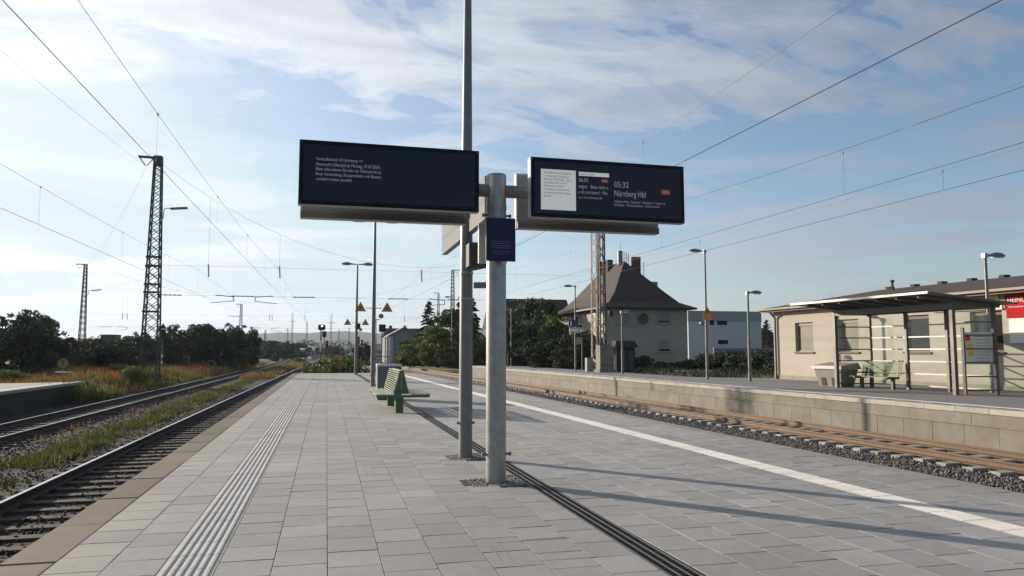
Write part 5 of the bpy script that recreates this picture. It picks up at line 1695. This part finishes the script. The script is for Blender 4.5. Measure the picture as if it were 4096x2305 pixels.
MB().poly([(-.32, -.05, hz + .24), (.32, -.05, hz + .24), (0, -.05, hz + .80)]).poly([(0, .0, hz + .80), (.32, .0, hz + .24), (-.32, .0, hz + .24)]).build('triangle_board', M['black'], t)
MB().box(-.30, .30, -.085, -.052, hz + .185, hz + .225).build('white_rim', M['white_paint'], t)
MB().tube((0, .1, 0), (0, .1, hz), .06, n=8).build('mast', M['mast_paint'], t)
for zz_ in (.9, 1.5):
    MB().tube((0, .1, zz_), (0, .1, zz_ + .3), .068, n=8).build('mast_band', M['white_paint'], t)
for u, v, y, lab in ((845, 1452, 95, 'grey trackside cabinet in the weeds below the big dark trees'), (745, 1436, 92, 'small grey trackside cabinet left of the big dark trees')):
    a = P(u, v, y)
    t = tag(empty('cabinet', (a.x, y, -.6)), lab, 'cabinet')
    MB().bev(-.3, .3, -.2, .2, 0, a.z + .9, .02).build('body', M['galv_dark'], t)
    MB().box(-.26, .26, -.212, -.202, .1, a.z + .8).build('door', M['old_concrete'], t)

# ================================================================== VEGETATION
NPR = np.random.RandomState(11)
def leaf_mesh(name, centers, radii, n, size, mat, seed, squash=.8, droop=0.0):
    rr = np.random.RandomState(seed)
    w_ = np.array(radii) ** 2; w_ = w_ / w_.sum()
    idx = rr.choice(len(radii), n, p=w_)
    d = rr.normal(size=(n, 3)); d /= np.linalg.norm(d, axis=1)[:, None]
    rad_ = np.array(radii)[idx] * (rr.uniform(.35, 1.08, n) ** .45)
    c = np.array(centers)[idx] + d * rad_[:, None] * np.array([1, 1, squash])
    s = size * rr.uniform(.5, 1.35, n)
    a = rr.normal(size=(n, 3)); a /= np.linalg.norm(a, axis=1)[:, None]
    b = np.cross(a, d + rr.normal(scale=.55, size=(n, 3))); b /= np.linalg.norm(b, axis=1)[:, None] + 1e-6
    e = s[:, None]
    V = np.stack([c - a * e, c + b * e * .5 , c + a * e, c - b * e * .5], 1).reshape(-1, 3)
    Fq = np.arange(n * 4).reshape(-1, 4)
    # each clump has its own tone, leaves vary around it
    tone = np.clip(rr.uniform(.2, .8, len(radii))[idx] + rr.normal(scale=.16, size=n), 0, 1)
    o = tri_object(name, V, Fq, tone, mat)
    me = o.data
    bpy.data.objects.remove(o)
    return me
def trunk_mesh(name, h, r, limbs, seed):
    q = random.Random(seed)
    m = MB()
    p = Vector((0, 0, -.3)); last = r
    for k in range(4):
        n_ = Vector((q.uniform(-.12, .12) * h * .2, q.uniform(-.12, .12) * h * .2, h * (k + 1) / 4 * .8))
        m.tube(p, n_, last, last * .72, n=9); p = n_; last *= .72
    for k in range(limbs):
        z = h * q.uniform(.25, .7); an = q.uniform(0, 6.28)
        e = Vector((math.cos(an) * h * .32, math.sin(an) * h * .32, z + h * q.uniform(.12, .3)))
        m.tube((0, 0, z), e, r * .38, r * .1, n=6)
    return m.mesh(name, M['bark'], True)
def crown_blobs(seed, w_, h0, h1, n, r0, r1):
    q = random.Random(seed)
    C, Rr = [], []
    for k in range(n):
        f = q.random()
        z = h0 + (h1 - h0) * f
        rr = math.sin(math.pi * min(max(.12 + .80 * f, 0), 1)) ** .6 * w_ / 2
        an = q.uniform(0, 6.28); rd = rr * math.sqrt(q.random()) * .95
        C.append((math.cos(an) * rd, math.sin(an) * rd, z)); Rr.append(q.uniform(r0, r1))
    for k in range(n // 3):                 # stray twigs that break the outline
        f = q.uniform(.35, 1.04)
        z = h0 + (h1 - h0) * f
        rr = math.sin(math.pi * min(max(.12 + .80 * f, 0), .97)) ** .6 * w_ / 2 * q.uniform(1.0, 1.22)
        an = q.uniform(0, 6.28)
        C.append((math.cos(an) * rr, math.sin(an) * rr, z + r1 * .35)); Rr.append(r0 * q.uniform(.45, .8))
    return C, Rr
PROTO = {}
for i, (nm, w_, h, mt) in enumerate((('broad', .95, 1.0, 'leaf'), ('dense', 1.15, 1.0, 'leaf_dark'), ('round', .85, 1.0, 'leaf_light'), ('brown', 1.0, 1.0, 'leaf_brown'), ('mid', 1.05, 1.0, 'leaf'))):
    S10 = 7.0
    C_, R_ = crown_blobs(100 + i, w_ * S10, S10 * .06, S10 * .88, 52, .5, 1.0)
    PROTO[nm] = (trunk_mesh('trunk', S10, .17, 6, i), leaf_mesh('crown', C_, R_, 10000, .185, M[mt], 50 + i), S10)
# conifer: whorls of drooping sprays
def conifer_mesh(seed, H, n):
    rr = np.random.RandomState(seed)
    nb = 170
    f = np.sort(rr.uniform(.0, 1, nb) ** .9)
    az = rr.uniform(0, 6.283, nb)
    ln = H * .34 * (1 - f) ** .8 * rr.uniform(.55, 1.12, nb) + .12
    up = rr.uniform(-.25, .25, nb) + .25 * f
    per = rr.choice(nb, n, p=(ln + .15) / (ln + .15).sum())
    t = rr.uniform(.08, 1, n) ** .75
    L = ln[per] * t
    side = rr.normal(scale=.11, size=n) * (1.15 - t) * ln[per] ** .5
    a_ = az[per]
    c = np.stack([np.cos(a_) * L - np.sin(a_) * side, np.sin(a_) * L + np.cos(a_) * side,
                  H * (.10 + .89 * f[per]) + L * up[per] - .30 * L * t - np.abs(side) * .5 + rr.normal(scale=.04, size=n)], 1)
    s = .17 * rr.uniform(.5, 1.3, n)
    a = np.stack([np.cos(a_) + rr.normal(scale=.5, size=n), np.sin(a_) + rr.normal(scale=.5, size=n), -.5 + rr.normal(scale=.35, size=n)], 1); a /= np.linalg.norm(a, axis=1)[:, None]
    b = np.cross(a, rr.normal(size=(n, 3))); b /= np.linalg.norm(b, axis=1)[:, None]
    e = s[:, None]
    V = np.stack([c - a * e, c + b * e * .35, c + a * e * 1.1, c - b * e * .35], 1).reshape(-1, 3)
    o = tri_object('crown', V, np.arange(n * 4).reshape(-1, 4), rr.uniform(0, 1, n), M['needle'])
    me = o.data; bpy.data.objects.remove(o)
    return me
PROTO['conifer'] = (trunk_mesh('trunk', 10.0, .16, 0, 33), conifer_mesh(5, 10.0, 15000), 10.0)
C_, R_ = crown_blobs(301, 2.6, .25, 1.15, 26, .28, .52)
PROTO['bush'] = (trunk_mesh('stem', 1.2, .05, 5, 40), leaf_mesh('foliage', C_, R_, 4200, .075, M['leaf_light'], 70), 1.5)
C_, R_ = crown_blobs(302, 2.8, .2, 1.1, 26, .28, .52)
PROTO['dark_bush'] = (trunk_mesh('stem', 1.2, .05, 5, 41), leaf_mesh('foliage', C_, R_, 4200, .08, M['leaf_dark'], 71), 1.5)
def plant(kind, u, v_top, y, z0, label, group, width=None, rot=None):
    """tree whose top is at pixel (u, v_top) at distance y"""
    a = P(u, v_top, y)
    tm, cm, S0 = PROTO[kind]
    h = a.z - z0
    k = h / S0
    bush = 'bush' in kind
    t = tag(empty({'conifer': 'conifer', 'bush': 'bush', 'dark_bush': 'bush'}.get(kind, 'tree'), (a.x, y, z0), R.uniform(0, 6.28) if rot is None else rot), label, 'bush' if bush else ('conifer' if kind == 'conifer' else 'tree'), group)
    kw = k if width is None else k * width
    t.scale = (kw, kw, k)
    link('stem' if bush else 'trunk', tm, t)
    link('foliage' if bush else 'crown', cm, t)
    return t
GL = 'trees along the left side of the line'
LT = [('dense', 30, 1228, 74, 1.15, 'tallest dark tree at the left picture edge'), ('broad', 118, 1250, 80, 1.1, 'dark tree just right of the leftmost one, slightly lower'), ('dense', 178, 1318, 78, 1.2, 'small dark tree sloping down beside the leftmost pair'),
      ('brown', 262, 1345, 86, 1.3, 'brownish low tree under the far left lattice mast'), ('broad', 345, 1347, 92, 1.5, 'low tree behind the yellow ring sign'), ('dense', 440, 1356, 90, 1.7, 'low dark tree in front of the green shed'),
      ('mid', 540, 1338, 95, 1.3, 'low tree just left of the tall lattice mast'), ('dense', 610, 1322, 100, 1.2, 'dark tree directly behind the tall lattice mast'), ('dense', 745, 1294, 108, 1.15, 'first of the big dark trees right of the tall mast'),
      ('broad', 815, 1288, 112, 1.0, 'second big dark tree, its top level with the first'), ('dense', 880, 1290, 110, 1.05, 'third big dark tree with a ragged leaning top'), ('mid', 930, 1318, 116, 1.1, 'lower tree filling the gap before the rounded one'),
      ('dense', 965, 1298, 120, .95, 'rounded dark tree at the right end of the big group'), ('brown', 700, 1345, 104, 1.3, 'brownish low tree at the left foot of the big group')]
for kind, u, v, y, wd, lab in LT:
    plant(kind, u, v, y, -.7, lab, GL, wd)
for k, (u, v, y, lab) in enumerate(((1025, 1362, 250, 'first far tree behind the pale wall'), (1085, 1358, 240, 'second far tree behind the pale wall, wider'), (1140, 1364, 255, 'third far tree beside the long grey hall'), (1195, 1368, 270, 'fourth far tree in front of the long grey hall'))):
    plant(['dense', 'broad', 'dense', 'mid'][k], u, v, y, -1, lab, 'far trees in the middle', 1.5)
GR = 'trees behind the right platform'
RT = [('round', 1690, 1338, 92, 1.5, 'light green tree at the left edge of the right-hand bushes'), ('round', 1752, 1300, 88, 1.3, 'leafy green tree in front of the left conifer'), ('mid', 1815, 1228, 96, .8, 'tall leafy tree between the two conifers'),
      ('brown', 1800, 1385, 80, 1.4, 'brownish bushy tree left of the thin mast'), ('round', 1930, 1345, 84, 1.1, 'green tree seen between the two poles'), ('dense', 2085, 1262, 74, .9, 'dark tree right of the thick pole'),
      ('mid', 2150, 1180, 80, .75, 'tallest leafy tree left of the house roof'), ('round', 2225, 1262, 70, .8, 'green tree left of the number 1 sign'), ('dense', 2175, 1345, 64, 1.3, 'dark low tree in front of the long house'),
      ('dense', 2300, 1300, 66, .8, 'dark tree behind the number 1 sign'), ('brown', 2262, 1388, 60, 1.3, 'brownish shrub tree left of the info board'), ('dense', 2345, 1322, 63, .8, 'dark tree just left of the pale lattice mast'),
      ('dense', 2060, 1370, 72, 1.2, 'low dark tree right against the thick pole'), ('dense', 2010, 1340, 90, .9, 'shadowed tree hidden behind the thick pole')]
for kind, u, v, y, wd, lab in RT:
    plant(kind, u, v, y, -.1, lab, GR, wd)
GC = 'conifers behind the right platform'
plant('conifer', 1716, 1203, 105, -.1, 'bluish conifer with a loose top left of the thin mast', GC, 1.0)
plant('conifer', 1850, 1170, 100, -.1, 'dark conifer half hidden behind the thin mast', GC, .95)
plant('conifer', 1890, 1190, 104, -.1, 'second dark conifer showing right of the thin mast', GC, .9)
plant('conifer', 3065, 1278, 120, 0, 'small pointed conifer left of the yellow building', GC, 1.0)
# bushes
GB = 'low bushes'
for kind, u, v, y, z0, wd, lab in (('bush', 1350, 1420, 62, -.95, 1.3, 'light green bush behind the orange disc at the platform end'), ('bush', 1315, 1452, 61, -.95, 1.0, 'small green bush left of the platform end bush'), ('dark_bush', 1395, 1462, 61, -.95, .8, 'dark low bush at the foot of the farthest lamp mast'),
                              ('dark_bush', 2560, 1420, 60, .1, 1.0, 'dark bush right of the hut'), ('dark_bush', 2640, 1445, 62, .1, 1.5, 'low dark bush under the house windows'), ('dark_bush', 2720, 1442, 60, .1, 1.6, 'low dark bush at the right corner of the house'),
                              ('dark_bush', 2790, 1432, 58, .1, 1.4, 'dark bush left of the tall platform lamp'), ('dark_bush', 2870, 1405, 56, .1, 1.5, 'dark bush right of the tall platform lamp'), ('dark_bush', 2945, 1400, 54, .1, 1.4, 'dark bush left of the short platform lamp'),
                              ('dark_bush', 3025, 1405, 52, .1, 1.4, 'dark bush right of the short platform lamp'), ('dark_bush', 3085, 1400, 50, .1, 1.4, 'dark bush at the corner of the yellow building'),
                              ('bush', 470, 1455, 66, -.6, 1.1, 'green bush left of the tall lattice mast foot'), ('bush', 540, 1462, 54, -.6, .8, 'yellow-green bush at the foot of the tall lattice mast'), ('bush', 50, 1478, 54, -.6, 1.4, 'green bush at the left edge above the old platform'),
                              ('dark_bush', 1640, 1420, 96, -.3, 1.4, 'dark bush in front of the gabled house'), ('dark_bush', 905, 1440, 100, -.6, 1.3, 'dark bush by the track below the big trees'), ('dark_bush', 1100, 1432, 190, -.9, 1.6, 'dark bush on the inside of the far curve'),
                              ('bush', 1195, 1430, 170, -.9, 1.4, 'green bush between the two left tracks far away')):
    plant(kind, u, v, y, z0, lab, GB, wd)
# two pollarded little trees in front of the bright wall
plant('dense', 1432, 1372, 130, -1, 'first small dark tree before the bright low wall', 'small far trees', .5)
plant('dense', 1462, 1366, 130, -1, 'second small dark tree before the bright low wall', 'small far trees', .55)
plant('dense', 1340, 1378, 280, -1, 'round far tree beside the far spiky mast', 'small far trees', 1.2)
# far wood as one mass
rr = np.random.RandomState(21)
C_, R_ = [], []
for k in range(320):
    x = rr.uniform(-420, 520)
    y = rr.uniform(480, 760)
    if x > 130 and y < 560: y += 90
    C_.append((x, y, rr.uniform(-2, 3 + 3 * rr.rand()))); R_.append(rr.uniform(5, 11))
me = leaf_mesh('wood', C_, R_, 80000, .9, M['leaf_dark'], 90)
tag(link('wood', me), 'far wood below the hills', 'wood', kind='stuff')

# weeds and grass (not countable)
def blades(name, n, fn, mat, h0, h1, wd, seed, label, lean=.35):
    rr = np.random.RandomState(seed)
    p = fn(rr, n); n = len(p)
    an = rr.uniform(0, 6.28, n)
    h = rr.uniform(h0, h1, n) * (p[:, 3] if p.shape[1] > 3 else 1)
    w_ = wd * rr.uniform(.6, 1.4, n)
    dx, dy = np.cos(an), np.sin(an)
    lx, ly = rr.normal(scale=lean, size=n) * h, rr.normal(scale=lean, size=n) * h
    b0 = p[:, :3] - np.stack([dx * w_, dy * w_, 0 * w_], 1); b1 = p[:, :3] + np.stack([dx * w_, dy * w_, 0 * w_], 1)
    mid = p[:, :3] + np.stack([lx * .4, ly * .4, h * .6], 1)
    m0 = mid - np.stack([dx * w_ * .7, dy * w_ * .7, 0 * w_], 1); m1 = mid + np.stack([dx * w_ * .7, dy * w_ * .7, 0 * w_], 1)
    tip = p[:, :3] + np.stack([lx, ly, h], 1)
    V = np.stack([b0, b1, m1, m0, tip], 1).reshape(-1, 3)
    i = (np.arange(n) * 5)[:, None]
    Fq = np.concatenate([i + np.array([[0, 1, 2]]), i + np.array([[0, 2, 3]]), i + np.array([[3, 2, 4]])], 0)
    tone = np.tile(rr.uniform(0, 1, n), 3)
    return tag(tri_object(name, V, Fq, tone, mat), label, 'grass', kind='stuff')
def clumpy(rr, n, x0, x1, y0, y1, ypow, thr, sc, zf):
    y = y0 + (y1 - y0) * rr.uniform(0, 1, n) ** ypow
    x = rr.uniform(0, 1, n)
    X = (x0(y) if callable(x0) else x0) + x * ((x1(y) if callable(x1) else x1) - (x0(y) if callable(x0) else x0))
    q = np.sin(X * 1.9 * sc + y * .61 * sc) + np.sin(X * 1.1 * sc - y * .9 * sc + 1.7) + .7 * np.sin(y * 2.3 * sc + X * .7) + rr.normal(scale=.5, size=n)
    keep = q > thr
    hh = np.clip(.55 + .22 * q, .3, 1.3)
    return np.stack([X, y, zf(X, y), hh], 1)[keep]
vl1 = np.vectorize(xr_l1)
blades('grass', 42000, lambda rr, n: clumpy(rr, n, -6.95, -5.75, 5, 80, 1.5, -1.3, 1, lambda x, y: -.91 + 0 * x), M['grass'], .06, .22, .011, 31, 'green grass strip between the two left tracks')
blades('grass', 5500, lambda rr, n: clumpy(rr, n, -8.1, -5.4, 8, 110, 1.4, .4, 1.3, lambda x, y: -.91 + 0 * x), M['grass_dry'], .10, .32, .012, 32, 'dry yellow stalks among the grass between the left tracks')
def f_bl(rr, n):
    p = clumpy(rr, n, -8.0, -5.6, 14, 40, 1.3, .9, 1.1, lambda x, y: -.86 + 0 * x)
    p[:, 2] += rr.uniform(-.05, .16, len(p))
    return np.stack([p[:, 0], p[:, 1], p[:, 2], rr.uniform(.018, .034, len(p))], 1)
tag(scatter_stones('blossoms', [(700, f_bl)], M['blossom'], 6), 'pale small blossoms in the grass between the left tracks', 'flowers', kind='stuff')
def zverge(x, y): return -.93 + .45 * np.clip((-10.9 - x) / 3.0, 0, 1) + .06 * np.sin(x * .7 + y * .23) - .03
blades('weeds', 46000, lambda rr, n: clumpy(rr, n, -34, -11.0, 40, 150, 1.25, -.6, .5, zverge), M['grass'], .35, .95, .030, 33, 'tall green weeds on the verge left of the tracks')
blades('weeds', 40000, lambda rr, n: clumpy(rr, n, -30, -10.9, 42, 160, 1.25, -.3, .4, zverge), M['grass_dry'], .4, .95, .028, 34, 'dry brown weeds on the verge left of the tracks')
def f_sor(rr, n):
    p = clumpy(rr, n, -24, -11.6, 46, 135, 1.2, .8, .28, zverge)
    return p
blades('red_weeds', 20000, f_sor, M['sorrel'], .45, .95, .032, 35, 'rust-red dry flowering weeds left of the tracks')
blades('weeds', 12000, lambda rr, n: clumpy(rr, n, lambda y: xc_l2(0) + 0 * y + 1.6, lambda y: -5.4 + .01 * y, 70, 180, 1.2, -.3, .6, lambda x, y: -.92 + 0 * x), M['grass_dry'], .2, .7, .035, 36, 'dry weeds between the tracks farther down the line')
blades('yard_grass', 14000, lambda rr, n: clumpy(rr, n, 20.6, 44, 36, 66, 1.2, -.2, .6, lambda x, y: .11 + 0 * x), M['grass_dark'], .12, .45, .03, 37, 'rough dark grass in the yard before the house')

# chain-link fence posts behind the platform end on the right
for k in range(6):
    y = 68 + k * 1.6
    x = x_wall(y) + 2.4
    t = tag(empty('fence_post', (x, y, P1_TOP - .05)), 'thin grey fence post behind the thin mast, %s of six from the near end' % ('first', 'second', 'third', 'fourth', 'fifth', 'last')[k], 'fence post', 'fence posts behind the right platform')
    MB().tube((0, 0, 0), (0, 0, 1.25), .03, n=8).build('post', M['galv_dark'], t)
    MB().tube((0, 0, 1.25), (0, 0, 1.30), .036, .01, n=8).build('cap', M['galv_dark'], t)

# ------------------------------------------------------------------ haze
hz_ = MB().box(-3000, 3000, -320, 4100, -2.6, 140).build('haze', [])
tag(hz_, 'thin bluish evening haze over the whole scene', 'haze', kind='stuff')
hm = bpy.data.materials.new('haze')
hm.use_nodes = True
hn = hm.node_tree
hn.nodes.clear()
pv = hn.nodes.new('ShaderNodeVolumePrincipled')
pv.inputs['Color'].default_value = (0.72, 0.84, 1.0, 1)
pv.inputs['Density'].default_value = 0.00013
pv.inputs['Anisotropy'].default_value = 0.25
ho = hn.nodes.new('ShaderNodeOutputMaterial')
hn.links.new(pv.outputs[0], ho.inputs['Volume'])
hz_.data.materials.append(hm)
